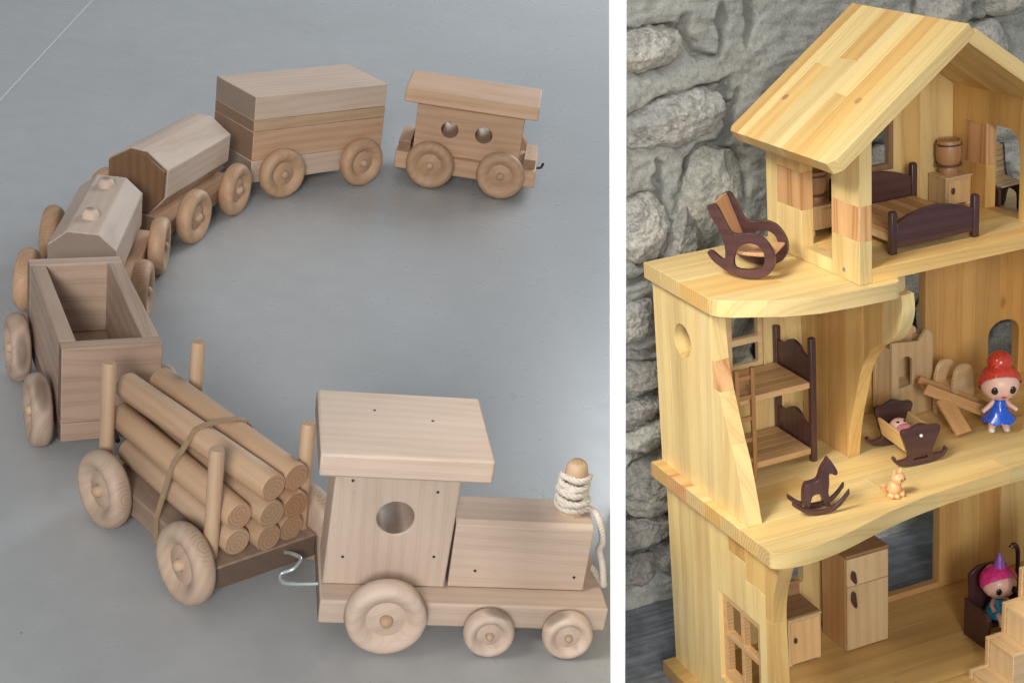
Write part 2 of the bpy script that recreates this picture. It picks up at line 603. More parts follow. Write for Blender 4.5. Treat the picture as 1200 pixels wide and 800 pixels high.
def islands(bm):
    """one bmesh for each connected sheet"""
    seen, out = set(), []
    for f0 in bm.faces[:]:
        if f0 in seen:
            continue
        st_, comp = [f0], []
        seen.add(f0)
        while st_:
            f = st_.pop()
            comp.append(f)
            for e in f.edges:
                for g in e.link_faces:
                    if g not in seen:
                        seen.add(g)
                        st_.append(g)
        nb, vm = bmesh.new(), {}
        for f in comp:
            for v in f.verts:
                if v not in vm:
                    vm[v] = nb.verts.new(v.co)
            nb.faces.new([vm[v] for v in f.verts])
        out.append(nb)
    bm.free()
    return out


# frames that lay a local xy sheet into the house: XZ (thickness towards +Y), YZ (thickness towards +X), XY (thickness up)
def F_XZ(y):
    return Matrix(((1, 0, 0, 0), (0, 0, 1, y * K), (0, 1, 0, 0), (0, 0, 0, 1)))


def F_YZ(x):
    return Matrix(((0, 0, 1, x * K), (1, 0, 0, 0), (0, 1, 0, 0), (0, 0, 0, 1)))


def F_XY(z):
    return Matrix(((1, 0, 0, 0), (0, 1, 0, 0), (0, 0, 1, z * K), (0, 0, 0, 1)))


# ================================================================== LEFT STAGE: floor and train
K = KL
bm = bmesh.new()
c = [(-190, -75), (150, -75), (150, 330), (-190, 330)]
v = [bm.verts.new((x * K, y * K, z * K)) for z in (0, -2.0) for x, y in c]
for f in ((0, 1, 2, 3), (7, 6, 5, 4), (0, 4, 5, 1), (1, 5, 6, 2), (2, 6, 7, 3), (3, 7, 4, 0)):
    bm.faces.new([v[i] for i in f])
MLi = ML.inverted()
g = bmesh.ops.bisect_plane(bm, geom=bm.verts[:] + bm.edges[:] + bm.faces[:], plane_co=MLi @ Vector((0, 0, 0)), plane_no=MLi.to_3x3() @ PN, clear_outer=True)
bmesh.ops.contextual_create(bm, geom=[e for e in g['geom_cut'] if isinstance(e, bmesh.types.BMEdge)])
floor = obj('floor', bm, M_FLOOR, stage=ML, M=Matrix.Identity(4), smooth=0)
floor['kind'] = 'structure'

# expansion joint in the floor: a shallow filled groove that runs across the far corner
bm = bmesh.new()
jx = ((-33.2, 62.0), (-22.0, 163.0))
d = (Vector(jx[1]) - Vector(jx[0])).normalized()
nn = Vector((-d.y, d.x)) * 0.13
pts = [Vector(jx[0]) + nn, Vector(jx[0]) - nn, Vector(jx[1]) - nn, Vector(jx[1]) + nn]
fv = [bm.verts.new((p.x * K, p.y * K, 0.0006)) for p in pts]
bm.faces.new(fv)
jo = obj('floor_joint', bm, plain('joint_filler', (0.57, 0.575, 0.575), 0.6), stage=ML, M=Matrix.Identity(4), smooth=0)
jo['kind'] = 'structure'


def wheel_prof(r, t):
    h = t / 2
    return [(0.0, h * 0.52), (0.40 * r, h * 0.52), (0.44 * r, h * 0.42), (0.48 * r, h * 0.40), (0.56 * r, h * 0.66), (0.64 * r, h * 0.86), (0.72 * r, h * 0.97),
            (0.80 * r, h), (0.88 * r, h * 0.92), (0.95 * r, h * 0.66), (0.99 * r, h * 0.3), (r, 0), (0.99 * r, -h * 0.3), (0.95 * r, -h * 0.66), (0.86 * r, -h * 0.95), (0.3 * r, -h), (0, -h)]


_wm = {}


def wheel(parent, u, v, r, t, out, tone, spin=0.0):
    """out: +1 when the outer face looks to +v"""
    key = (round(r, 3), round(t, 3), tone, K)
    if key not in _wm:
        w = obj('wheel', lathe(wheel_prof(r, t), 'y', 44), wood(tone, 'x'), smooth=50)
        pr = 0.16 * r
        p = obj('axle_peg', lathe([(0.0, t * 0.58), (pr * 0.55, t * 0.56), (pr * 0.9, t * 0.46), (pr, t * 0.36), (pr * 1.02, t * 0.24), (0, t * 0.2)], 'y', 20), wood('dowel', 'z'), smooth=60)
        _wm[key] = (w.data, p.data)
        bpy.data.objects.remove(w)
        bpy.data.objects.remove(p)
    wd, pd = _wm[key]
    o = bpy.data.objects.new('wheel', wd)
    COL.objects.link(o)
    o.parent = parent
    Mx = T(u, v, r) @ (Matrix.Identity(4) if out > 0 else rot_z(math.pi)) @ Matrix.Rotation(spin, 4, 'Y')
    o.matrix_local = Mx
    q = bpy.data.objects.new('axle_peg', pd)
    COL.objects.link(q)
    q.parent = o
    return o


def car_frame(o, u, yaw_extra=0.0):
    """matrix of a car: origin on the floor below its middle, x forward; o/u from the contact line of its near wheels"""
    a = math.atan2(u[1], u[0]) + R(yaw_extra)
    return T(o[0], o[1], 0) @ rot_z(a)


def nail(parent, x, y, z, axis):
    pr = [(0.0, 0.02), (0.075, 0.02), (0.085, 0.0), (0.0, -0.05)]
    if axis == '-y':
        bm = lathe([(r, -h) for r, h in pr], 'y', 8, center=(x, y, z))
    elif axis == 'z':
        bm = lathe(pr, 'z', 8, center=(x, y, z))
    return obj('nail', bm, M_HOLE, parent)


WR, WT = 2.22, 1.25     # car wheels


def four_wheels(parent, us, vn, vf, tone):
    for k, u in enumerate(us):
        wheel(parent, u, vn, WR, WT, 1 if vn > vf else -1, tone, spin=0.7 * k + 0.3)
        wheel(parent, u, vf, WR, WT, 1 if vf > vn else -1, tone, spin=1.1 * k + 0.9)


# ---- locomotive: x forward, near side at negative y
C0 = 3.9
lo = thing('toy_locomotive', 'pale wooden toy steam engine with flat cab roof and round window hole', 'toy train', ML, T(4.75, C0, 0))
obj('base', box(-8.05, 6.95, -3.1, 3.1, 1.0, 2.4), wood('maple', 'x'), lo, bev=0.12)
bmc = flat([(-7.9, 2.42), (-1.6, 2.42), (-1.45, 9.75), (-7.75, 9.75)], [circle(-4.55, 6.5, 0.95)])
solidify(bmc, 3.3)
obj('cab', bmc, wood('maple', 'y'), lo, M=F_XZ(-1.65), bev=0.08)
obj('cab_roof', box(-8.75, -0.25, -3.4, 3.2, 9.77, 11.05), wood('maple', 'x'), lo, bev=0.14)
prof = [(-1.55, 2.42), (1.55, 2.42), (1.7, 2.9), (1.7, 5.6), (1.0, 6.42), (-1.3, 6.42), (-1.6, 6.2), (-1.6, 2.6)]
bmb = plate(prof, 7.25)
obj('boiler', bmb, wood('maple', 'z'), lo, M=Matrix(((0, 0, 1, -1.42 * K), (1, 0, 0, 0), (0, 1, 0, 0), (0, 0, 0, 1))), bev=0.08)
obj('chimney', lathe([(0.7, 6.3), (0.7, 6.6), (0.52, 6.8), (0.46, 7.6), (0.46, 8.5), (0.56, 8.62), (0.6, 8.8), (0.56, 9.05), (0.48, 9.3), (0.34, 9.42), (0, 9.45)], 'z', 28, center=(4.75, -0.05, 0)), wood('dowel', 'z'), lo, smooth=50)
obj('front_peg', lathe([(0.0, -0.3), (0.62, -0.3), (0.62, 1.6), (0.5, 1.85), (0, 1.9)], 'z', 24, center=(6.1, 2.0, 2.6)), wood('alder', 'z'), lo, smooth=40)
for sgn in (-1, 1):
    wheel(lo, -4.75, sgn * C0, 2.12, 1.25, sgn, 'maple', 0.4)
    wheel(lo, 0.62, sgn * C0, 1.33, 1.1, sgn, 'maple', 1.3)
    wheel(lo, 4.75, sgn * C0, 1.33, 1.1, sgn, 'maple', 2.2)
for x, z in ((-6.9, 8.6), (-2.6, 8.15), (-7.0, 4.1), (-2.35, 4.3), (-0.1, 3.5), (5.2, 3.3)):
    nail(lo, x, -1.665 if x < -2 else -1.615, z, '-y')
for x, y in ((-5.9, 1.2), (-3.0, 0.4)):
    nail(lo, x, y, 11.06, 'z')

# ---- cord wound round the chimney, loose end over the front
pts = []
cx, cy = 4.75, -0.05
for i in range(141):
    a = i / 20 * 2 * math.pi
    t = i / 140
    rr = 0.76 - 0.10 * t + 0.10 * math.sin(i * 0.37) * (0.3 + 0.7 * (1 - t)) + 0.05 * math.sin(a * 3.3)
    pts.append((cx + rr * math.cos(a), cy + rr * math.sin(a), 6.62 + 1.95 * t + 0.10 * math.sin(a * 0.61 + 1) + 0.05 * math.sin(a * 1.7)))
tail = catmull([pts[0], (6.0, -0.5, 6.66), (6.28, -0.9, 6.2), (6.55, -1.0, 5.2), (6.5, -0.9, 4.6), (6.75, -1.1, 3.8), (6.95, -1.15, 2.9), (7.05, -0.9, 2.45), (6.7, 0.4, 2.6)], 8)
cord_pts = [tuple(p) for p in tail[::-1]] + pts[1:]
bm = bmesh.new()
for s in range(3):       # three twisted strands
    strand = []
    cp = catmull(cord_pts, 3)
    for i, p in enumerate(cp):
        q = cp[min(i + 1, len(cp) - 1)] - cp[max(i - 1, 0)]
        q.normalize()
        e1 = q.orthogonal().normalized()
        up = Vector((0, 0, 1))
        e1 = (up - q * up.dot(q))
        e1 = e1.normalized() if e1.length > 1e-3 else q.orthogonal().normalized()
        e2 = q.cross(e1)
        a = i * 0.55 + s * 2 * math.pi / 3
        strand.append(p + (e1 * math.cos(a) + e2 * math.sin(a)) * 0.09)
    tube(strand, 0.10, 7, bm=bm)
tag(obj('pull_cord', bm, M_CORD, stage=ML, M=T(4.75, C0, 0), smooth=80), 'cream cotton cord wound around the chimney of the toy engine', 'cord')

# ---- log car
uu = (0.5502, -0.835)
vv = (0.835, 0.5502)
o_ = (-12.4 + vv[0] * C0, 7.395 + vv[1] * C0)
MLOG = car_frame(o_, uu, 1.0)
lc = thing('toy_log_car', 'wooden toy flat car with four round stakes carrying a stack of dowel logs', 'toy train', ML, MLOG)
obj('deck', box(-6.6, 5.7, -3.2, 3.2, 1.15, 2.55), wood('walnut_mix', 'x'), lc, bev=0.1, color=(0.72, 0.68, 0.66))
for x in (-6.0, 4.6):
    for y in (-2.78, 2.82):
        obj('stake', lathe([(0, 2.3), (0.4, 2.3), (0.4, 8.75), (0.33, 8.9), (0, 8.92)], 'z', 20, center=(x, y, 0)), wood('dowel', 'z'), lc, smooth=40)
four_wheels(lc, (-4.13, 4.13), -C0, C0, 'beige_birch')
hk = catmull([(5.6, 1.2, 2.0), (6.2, 1.25, 2.25), (6.9, 1.3, 2.3), (7.15, 0.7, 2.05), (6.8, 0.2, 1.7), (7.2, 0.0, 1.5), (8.0, 0.4, 1.7), (9.2, 1.4, 2.1)], 8)
obj('wire_hook', tube(hk, 0.11, 8), M_STEEL, lc, smooth=80)

rows = [(-1.55, 3.34, -5.6, 5.2), (0.02, 3.34, -5.3, 5.7), (1.58, 3.34, -5.0, 5.5), (-1.55, 4.91, -6.8, 5.25), (0.02, 4.91, -5.6, 5.9), (1.59, 4.91, -5.6, 5.8),
        (-0.45, 6.49, -7.2, 5.85), (1.32, 6.49, -6.9, 5.6)]
LBL = {1: 'dowel log in the middle of the bottom row on the log car', 2: 'dowel log of the bottom row on the side facing the engine cab', 4: 'dowel log in the middle row that sticks out farthest toward the engine', 5: 'dowel log of the middle row on the side facing the engine cab',
       0: 'dowel log of the bottom row beside the stake in the log car', 3: 'dowel log of the middle row resting against the stakes', 6: 'long dowel log on top of the stack, under the rubber band', 7: 'far dowel log on top of the stack, beside the long one'}
for i, (y, z, xa, xb) in enumerate(rows):
    r = 0.78
    ya, yb = random.uniform(-0.06, 0.06), random.uniform(-0.06, 0.06)
    bm = lathe([(0, xa), (r * 0.93, xa), (r, xa + 0.08), (r, xb - 0.08), (r * 0.93, xb), (0, xb)], 'x', 26)
    lg = obj('dowel_log', bm, wood('dowel', 'x'), stage=ML, M=MLOG @ T(0, y, z) @ Matrix.Rotation(R({6: 4.2, 7: 2.4}.get(i, ya * 10)), 4, 'Z') @ Matrix.Rotation(i * 1.1, 4, 'X'), smooth=40, color=[(0.95, 0.95, 0.95), (0.85, 0.8, 0.75), (0.8, 0.74, 0.68), (0.92, 0.86, 0.8), (0.9, 0.88, 0.84), (0.78, 0.66, 0.58), (1, 0.96, 0.92), (0.86, 0.8, 0.74)][i])
    if i in LBL:
        tag(lg, LBL[i], 'log', 'dowel logs loaded on the toy log car')
    else:
        tag(lg, 'dowel log inside the stack on the log car', 'log', 'dowel logs loaded on the toy log car')

# rubber band round logs and deck
sec = [(-3.28, 1.05), (-3.28, 2.6), (-2.46, 4.85), (-2.2, 5.4), (-1.32, 6.6), (-1.0, 7.12), (-0.45, 7.33), (0.5, 7.34), (1.35, 7.33), (1.95, 7.1), (2.5, 6.2), (3.28, 2.6), (3.28, 1.05)]
bm = bmesh.new()
ra, rb = [], []
m = len(sec)
loop = [(x, Vector((y, z))) for (y, z), x in zip(sec, [0.3, 0.25, 0.0, -0.1, -0.1, -0.1, 0, 0.1, 0.2, 0.25, 0.3, 0.3, 0.3])]
cen = Vector((0, 3.6))
prev = []
for x, p in loop:
    nrm = (p - cen).normalized() * 0.07
    prev.append([bm.verts.new(Vector((x + dx, p.x + s * nrm.x, p.y + s * nrm.y)) * K) for dx, s in ((-0.17, 0), (0.17, 0), (0.17, 1.5), (-0.17, 1.5))])
for i in range(m):
    a, b = prev[i], prev[(i + 1) % m]
    for k in range(4):
        j = (k + 1) % 4
        bm.faces.new((a[k], a[j], b[j], b[k]))
tag(obj('rubber_band', bm, M_RUBBER, stage=ML, M=MLOG, smooth=0), 'tan rubber band holding the dowel logs down on the car', 'band')

# ---- open box car (gondola)
uu, vv = (0.2589, -0.9659), (0.9659, 0.2589)
MG = car_frame((-20.085 + vv[0] * (C0 - 0.35), 23.41 + vv[1] * (C0 - 0.35)), uu, 0.8)
gc = thing('toy_gondola_car', 'wooden toy car with an empty open box body', 'toy train', ML, MG)
obj('box_floor', box(-6.2, 6.6, -3.0, 2.7, 1.3, 2.5), wood('walnut_mix', 'y'), gc, bev=0.08, color=(0.85, 0.8, 0.78))
obj('side_board', box(-5.2, 5.6, -3.0, -2.05, 2.52, 7.35), wood('walnut_mix', 'x'), gc, bev=0.08, color=(0.9, 0.88, 0.86))
obj('side_board', box(-5.2, 5.6, 1.75, 2.7, 2.52, 7.35), wood('walnut_mix', 'x'), gc, bev=0.08, color=(0.9, 0.88, 0.86))
obj('end_board', box(5.61, 6.6, -3.02, 2.72, 2.52, 7.36), wood('walnut_mix', 'y'), gc, bev=0.08, color=(0.88, 0.84, 0.8))
obj('end_board', box(-6.2, -5.21, -3.02, 2.72, 2.52, 7.36), wood('walnut_mix', 'y'), gc, bev=0.08)
four_wheels(gc, (-4.15, 4.15), -C0, C0 - 0.3, 'walnut_mix')
obj('coupling_peg', lathe([(0, 0), (0.16, 0), (0.16, 1.5), (0, 1.5)], 'x', 12, center=(6.5, 0, 1.9)), M_BLACK, gc)


def octagon(h, w, top, zb, zt, ch):
    return [(-w + 0.5, zb), (w - 0.5, zb), (w, zb + 0.6), (w, zt - ch), (top, zt), (-top, zt), (-w, zt - ch), (-w, zb + 0.6)]


F_X = lambda x: Matrix(((0, 0, 1, x * K), (1, 0, 0, 0), (0, 1, 0, 0), (0, 0, 0, 1)))   # section in yz, extruded along x

# ---- tank car
uu, vv = (-0.1169, -0.9931), (-0.9931, 0.1169)
ctr = (-14.115 + vv[0] * C0 + uu[0] * 0.95, 42.035 + vv[1] * C0 + uu[1] * 0.95)
tk = thing('toy_tank_car', 'pale wooden toy tank car with two round domes on top', 'toy train', ML, car_frame(ctr, uu, 2))
obj('base', box(-6.6, 6.6, -3.1, 3.1, 1.1, 2.4), wood('alder', 'x'), tk, bev=0.1)
obj('tank_body', plate(octagon(0, 2.3, 1.05, 2.42, 6.7, 1.1), 11.4), wood('maple', 'z'), tk, M=F_X(-5.9), bev=0.08)
for x in (-3.6, 2.6):
    obj('dome', lathe([(0.62, 6.65), (0.62, 6.85), (0.55, 7.1), (0.4, 7.28), (0.2, 7.37), (0, 7.4)], 'z', 22, center=(x, 0, 0)), wood('maple', 'z'), tk, smooth=60)
four_wheels(tk, (-4.15, 4.15), -C0, C0, 'brown_birch')

# ---- hopper-shaped car
uu, vv = (-0.4626, -0.8866), (-0.8866, 0.4626)
hp = thing('toy_hopper_car', 'wooden toy car with a long six-sided body on a low base', 'toy train', ML, car_frame((-10.145 + vv[0] * C0, 55.0 + vv[1] * C0), uu, 3))
obj('base', box(-6.3, 6.0, -3.0, 3.0, 1.1, 2.4), wood('alder', 'x'), hp, bev=0.1)
obj('body_block', plate([(-1.2, 2.42), (1.2, 2.42), (2.45, 4.0), (2.55, 6.3), (0.7, 7.5), (-0.7, 7.5), (-2.5, 6.3), (-2.45, 4.0)], 10.9), wood('maple', 'z'), hp, M=F_X(-5.2), bev=0.08)
obj('end_cap', plate([(-1.1, 2.6), (1.1, 2.6), (2.3, 4.05), (2.4, 6.2), (0.65, 7.35), (-0.65, 7.35), (-2.35, 6.2), (-2.3, 4.05)], 0.35), wood('brown', 'y'), hp, M=F_X(5.72), bev=0.05, color=(0.62, 0.6, 0.6))
four_wheels(hp, (-3.7, 3.7), C0, -C0, 'brown_birch')

# ---- boxcar
uu, vv = (-0.8795, -0.4758), (-0.4758, 0.8795)
bc = thing('toy_boxcar', 'tall wooden toy boxcar of stacked pale and reddish boards', 'toy train', ML, car_frame((-1.35 + vv[0] * C0, 65.595 + vv[1] * C0), uu, 5))
for (za, zb, tn) in ((1.35, 3.3, 'maple'), (3.32, 5.9, 'alder'), (5.92, 6.9, 'alder'), (6.92, 9.0, 'maple')):
    obj('body_board', box(-7.0, 6.9, -3.05, 3.1, za, zb), wood(tn, 'x'), bc, bev=0.06, color=(0.84, 0.86, 0.86) if za == 5.92 else (1, 0.97, 0.95))
four_wheels(bc, (-4.25, 4.25), C0, -C0, 'brown_birch')
obj('coupling_hook', tube(catmull([(-6.9, -0.6, 2.2), (-7.6, -0.6, 2.6), (-7.8, -0.6, 3.4), (-7.4, -0.6, 3.8)], 6), 0.16, 8), M_BLACK, bc, smooth=80)

# ---- caboose
uu, vv = (-0.9887, 0.1499), (0.1499, 0.9887)
cb = thing('toy_caboose', 'wooden toy caboose with flat roof and two round window holes', 'toy train', ML, car_frame((12.18 + vv[0] * C0, 68.245 + vv[1] * C0), uu, -3))
obj('base', box(-6.4, 6.6, -2.9, 2.9, 1.1, 2.7), wood('alder', 'x'), cb, bev=0.1)
for x in (5.9, -5.7):
    obj('platform_step', box(x - 0.55, x + 0.55, -2.3, 2.3, 2.72, 3.6), wood('alder', 'y'), cb, bev=0.06)
bmc = plate([(-4.7, 2.72), (5.1, 2.72), (5.1, 7.45), (-4.7, 7.45)], 4.4, [circle(-1.2, 5.15, 0.78), circle(1.95, 5.2, 0.78)])
obj('cabin', bmc, wood('alder', 'x'), cb, M=F_XZ(-2.2), bev=0.06)
obj('roof', box(-5.9, 6.3, -3.3, 3.0, 7.47, 8.75), wood('alder', 'x'), cb, bev=0.12)
four_wheels(cb, (-3.24, 3.24), C0, -C0, 'brown_birch')
obj('coupling_hook', tube(catmull([(-6.3, 0.2, 2.2), (-6.8, 0.2, 2.3), (-7.0, 0.2, 2.8)], 6), 0.12, 8), M_BLACK, cb, smooth=80)

# ================================================================== white dividing panel
K = 1.0
bm = bmesh.new()
for a in (0.505, 0.66):
    for s in (-0.00285, 0.00285):
        for z in (0.05, 1.19):
            bm.verts.new(PD * a + PN * s + Vector((0, 0, z)))
bm.verts.ensure_lookup_table()
for f in ((0, 1, 3, 2), (4, 6, 7, 5), (0, 4, 5, 1), (2, 3, 7, 6), (0, 2, 6, 4), (1, 5, 7, 3)):
    bm.faces.new([bm.verts[i] for i in f])
tag(obj('dividing_panel', bm, M_WHITE, smooth=0), 'thin white panel standing upright between train and dollhouse', 'panel')

# ================================================================== RIGHT STAGE
K = KR
MRi = MR.inverted()


def trim_left(bm):
    bmesh.ops.bisect_plane(bm, geom=bm.verts[:] + bm.edges[:] + bm.faces[:], plane_co=MRi @ Vector((0, 0, 0)), plane_no=-(MRi.to_3x3() @ PN), clear_outer=True)


bm = bmesh.new()
v = [bm.verts.new((x * K, y * K, -29.4 * K)) for x, y in ((-40, -40), (140, -40), (140, 90), (-40, 90))]
bm.faces.new(v)
trim_left(bm)
gr = obj('ground', bm, M_GROUND, stage=MR, M=Matrix.Identity(4), smooth=0)
gr['kind'] = 'structure'

# ---- rubble wall: mortar bed with recessed joints round each stone
WY = 42.5
ST = [  # x, z, half width, half height, turn, tone   (model cm on the wall's face); low tones mix stone colour with painted shade
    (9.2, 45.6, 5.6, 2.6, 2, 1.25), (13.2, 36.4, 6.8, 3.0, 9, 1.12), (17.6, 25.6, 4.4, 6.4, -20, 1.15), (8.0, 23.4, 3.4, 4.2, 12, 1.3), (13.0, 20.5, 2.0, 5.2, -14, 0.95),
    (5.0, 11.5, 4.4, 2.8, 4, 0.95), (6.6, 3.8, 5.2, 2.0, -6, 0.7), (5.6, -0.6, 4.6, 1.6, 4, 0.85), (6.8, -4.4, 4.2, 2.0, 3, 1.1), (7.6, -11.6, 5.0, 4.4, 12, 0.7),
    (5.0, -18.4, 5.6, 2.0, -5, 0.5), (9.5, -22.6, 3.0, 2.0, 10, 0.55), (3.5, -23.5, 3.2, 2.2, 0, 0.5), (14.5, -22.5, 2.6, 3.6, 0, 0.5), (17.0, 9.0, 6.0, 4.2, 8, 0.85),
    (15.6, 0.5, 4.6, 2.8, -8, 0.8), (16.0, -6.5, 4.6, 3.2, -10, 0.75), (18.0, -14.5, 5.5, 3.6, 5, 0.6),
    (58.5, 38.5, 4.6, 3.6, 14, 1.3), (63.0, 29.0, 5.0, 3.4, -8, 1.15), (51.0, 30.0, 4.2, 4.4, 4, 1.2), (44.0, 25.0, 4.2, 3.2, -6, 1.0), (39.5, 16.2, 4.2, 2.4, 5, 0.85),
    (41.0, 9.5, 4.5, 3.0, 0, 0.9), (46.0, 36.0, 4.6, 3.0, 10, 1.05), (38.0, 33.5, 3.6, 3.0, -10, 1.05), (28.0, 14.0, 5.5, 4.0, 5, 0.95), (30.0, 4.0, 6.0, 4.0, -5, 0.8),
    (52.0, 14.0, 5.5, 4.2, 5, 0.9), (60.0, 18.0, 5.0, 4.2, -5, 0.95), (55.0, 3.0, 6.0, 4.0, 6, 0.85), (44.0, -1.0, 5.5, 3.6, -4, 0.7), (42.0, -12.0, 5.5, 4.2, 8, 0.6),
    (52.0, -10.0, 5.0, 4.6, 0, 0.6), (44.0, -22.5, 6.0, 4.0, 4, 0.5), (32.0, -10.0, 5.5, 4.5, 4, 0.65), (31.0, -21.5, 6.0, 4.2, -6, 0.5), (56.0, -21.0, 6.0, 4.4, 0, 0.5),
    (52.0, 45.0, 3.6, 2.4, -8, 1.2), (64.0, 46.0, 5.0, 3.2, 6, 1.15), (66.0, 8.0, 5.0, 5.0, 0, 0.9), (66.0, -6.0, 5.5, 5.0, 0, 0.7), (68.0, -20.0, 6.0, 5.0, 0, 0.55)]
CRACKS = [[(15.2, 48.9), (15.6, 46.0), (16.6, 43.9), (19.2, 43.4), (20.0, 46.0), (20.2, 49.4)], [(23.4, 49.6), (24.2, 47.4), (23.4, 45.0)], [(15.5, 38.9), (18.0, 38.7), (19.6, 37.4), (21.0, 36.8), (20.6, 34.5), (19.4, 32.0)],
          [(21.0, 36.8), (22.2, 38.4)], [(18.2, 39.6), (20.4, 40.4), (20.2, 38.2)], [(10.4, 31.4), (10.8, 27.5), (11.6, 22.0)], [(16.0, 30.6), (15.0, 26.0), (14.0, 20.5), (13.2, 16.6)], [(3.0, 17.2), (6.8, 16.8), (10.6, 17.6), (12.8, 15.8)],
          [(3.0, 7.4), (8.0, 6.9), (11.5, 8.2)], [(57.0, 44.0), (59.2, 42.2), (62.0, 43.4)], [(59.2, 42.2), (60.0, 39.0)], [(2.5, -6.8), (7.0, -6.9), (12.0, -7.6)], [(2.5, -16.2), (8.0, -16.6), (12.5, -17.4)], [(3, -20.8), (11, -20.5)]]


def crack_d(x, z):
    best = 9.0
    for ln in CRACKS:
        for (ax, az), (bx, bz) in zip(ln, ln[1:]):
            if min(ax, bx) - 1.2 < x < max(ax, bx) + 1.2 and min(az, bz) - 1.2 < z < max(az, bz) + 1.2:
                dx, dz = bx - ax, bz - az
                t = max(0.0, min(1.0, ((x - ax) * dx + (z - az) * dz) / (dx * dx + dz * dz)))
                best = min(best, math.hypot(x - ax - t * dx, z - az - t * dz))
    return best


def sdist(x, z, s):
    a = R(s[4])
    dx, dz = x - s[0], z - s[1]
    u = (dx * math.cos(a) + dz * math.sin(a)) / s[2]
    w = (-dx * math.sin(a) + dz * math.cos(a)) / s[3]
    wob = 0.10 * noise.noise(Vector((x * 0.35, z * 0.35, s[0])))
    return ((abs(u) ** 2.6 + abs(w) ** 2.6) ** (1 / 2.6) - 1 + wob) * min(s[2], s[3])


sw = thing('stone_wall', 'rough grey rubble stone wall with mortar behind the dollhouse', 'wall', MR, T(30, WY, -29.4))
WO = Vector((30, WY, -29.4))
bm = bmesh.new()
xs, x = [], -6.0
while x < 135:
    xs.append(x)
    x += 0.26 if x < 26 else (0.55 if x < 70 else 1.4)
zs_, z = [], -30.0
while z < 84:
    zs_.append(z)
    z += 0.30 if z < 58 else 1.2
nx, nz = len(xs) - 1, len(zs_) - 1
grid = []
for z in zs_:
    row = []
    for x in xs:
        wx = x + 0.8 * noise.noise(Vector((x * 0.5, z * 0.5, 5.0)))
        wz = z + 0.8 * noise.noise(Vector((x * 0.5, z * 0.5, 8.0)))
        y = -0.6 * noise.fractal(Vector((x * 0.08, z * 0.12, 3.3)), 0.9, 2.1, 3) - 0.34 * noise.fractal(Vector((x * 0.35, z * 0.6, 9.1)), 0.62, 2.2, 6)
        y -= 0.22 * abs(noise.noise(Vector((x * 0.2 + 0.3 * z, z * 0.9, 1.0))))
        best = 99
        for s in ST:
            if abs(x - s[0]) < s[2] + 3 and abs(z - s[1]) < s[3] + 3:
                best = min(best, sdist(wx, wz, s))
        if best < 1.2:
            msk = max(0.0, noise.noise(Vector((x * 0.14, z * 0.18, 22.0))) + 0.18) * 1.7
            y += 3.0 * min(1.0, 0.25 + msk) * math.exp(-(max(best, 0) / 0.42) ** 2)
        cd_ = crack_d(wx, wz)
        if cd_ < 0.9:
            wd = 0.38 + 0.26 * noise.noise(Vector((x * 0.4, z * 0.4, 60.0)))
            y += 3.4 * math.exp(-(cd_ / max(0.14, wd)) ** 2)
        row.append(bm.verts.new(((x - WO.x) * K, y * K, (z - WO.z) * K)))
    grid.append(row)
for j in range(nz):
    for i in range(nx):
        bm.faces.new((grid[j][i], grid[j][i + 1], grid[j + 1][i + 1], grid[j + 1][i]))
MW = MRi @ Matrix.Identity(4)
inv = (MR @ T(*WO)).inverted()
bmesh.ops.bisect_plane(bm, geom=bm.verts[:] + bm.edges[:] + bm.faces[:], plane_co=inv @ Vector((0, 0, 0)), plane_no=-(inv.to_3x3() @ PN), clear_outer=True)
obj('mortar', bm, M_MORTAR, sw, smooth=180)


def stone_mesh(s, idx):
    bm = bmesh.new()
    bmesh.ops.create_icosphere(bm, subdivisions=6 if idx < 14 else 4, radius=1.0)
    rnd = random.Random(100 + idx)
    hw, hh, dp = s[2], s[3], 2.6
    planes = []
    for k in range(13):      # chiselled faces
        a_ = rnd.uniform(0, 6.28)
        nrm = Vector((math.cos(a_), rnd.uniform(-1.3, -0.15), math.sin(a_))).normalized()
        planes.append((nrm, rnd.uniform(0.74, 0.96)))
    planes.append((Vector((rnd.uniform(-.2, .2), -1, rnd.uniform(-.25, .25))).normalized(), 0.72))
    o3 = Vector((idx * 3.7, idx * 1.3, 0))
    for v in bm.verts:
        p = v.co.copy()
        e = 3.4
        L = (abs(p.x) ** e + abs(p.y) ** e + abs(p.z) ** e) ** (1 / e)
        r = 1.0 / L
        for nrm, d in planes:
            c_ = nrm.dot(p)
            if c_ > 1e-3:
                r = min(r, d * 1.12 / c_)
        p = p * r
        q = Vector((p.x * hw, p.y * dp, p.z * hh))
        n1 = noise.fractal(q * 0.3 + o3, 0.85, 2.0, 4)
        n2 = noise.fractal(q * 1.3 + o3, 0.7, 2.1, 4)
        rid = 1 - abs(noise.noise(Vector((q.x * 0.25, q.y * 0.6, q.z * 0.55)) + o3 * 2))
        q += p.normalized() * (0.30 * n1 + 0.16 * n2 + 0.35 * (rid - 0.8))
        v.co = q * K
    return bm


for i, s in enumerate(ST):
    jit = random.Random(i)
    bm = stone_mesh(s, i)
    Mx = T(s[0] - WO.x, jit.uniform(0.35, 1.1), s[1] - WO.z) @ Matrix.Rotation(-R(s[4]), 4, 'Y')
    if s[0] - s[2] < 14:
        iv = (MR @ T(*WO) @ Mx).inverted()
        bmesh.ops.bisect_plane(bm, geom=bm.verts[:] + bm.edges[:] + bm.faces[:], plane_co=iv @ Vector((0, 0, 0)), plane_no=-(iv.to_3x3() @ PN), clear_outer=True)
        if not bm.faces:
            bm.free()
            continue
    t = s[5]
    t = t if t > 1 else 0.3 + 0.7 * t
    obj('stone', bm, M_STONE, sw, M=Mx, color=(t, t * jit.uniform(0.97, 1.0), t * jit.uniform(0.93, 1.0)), smooth=60)

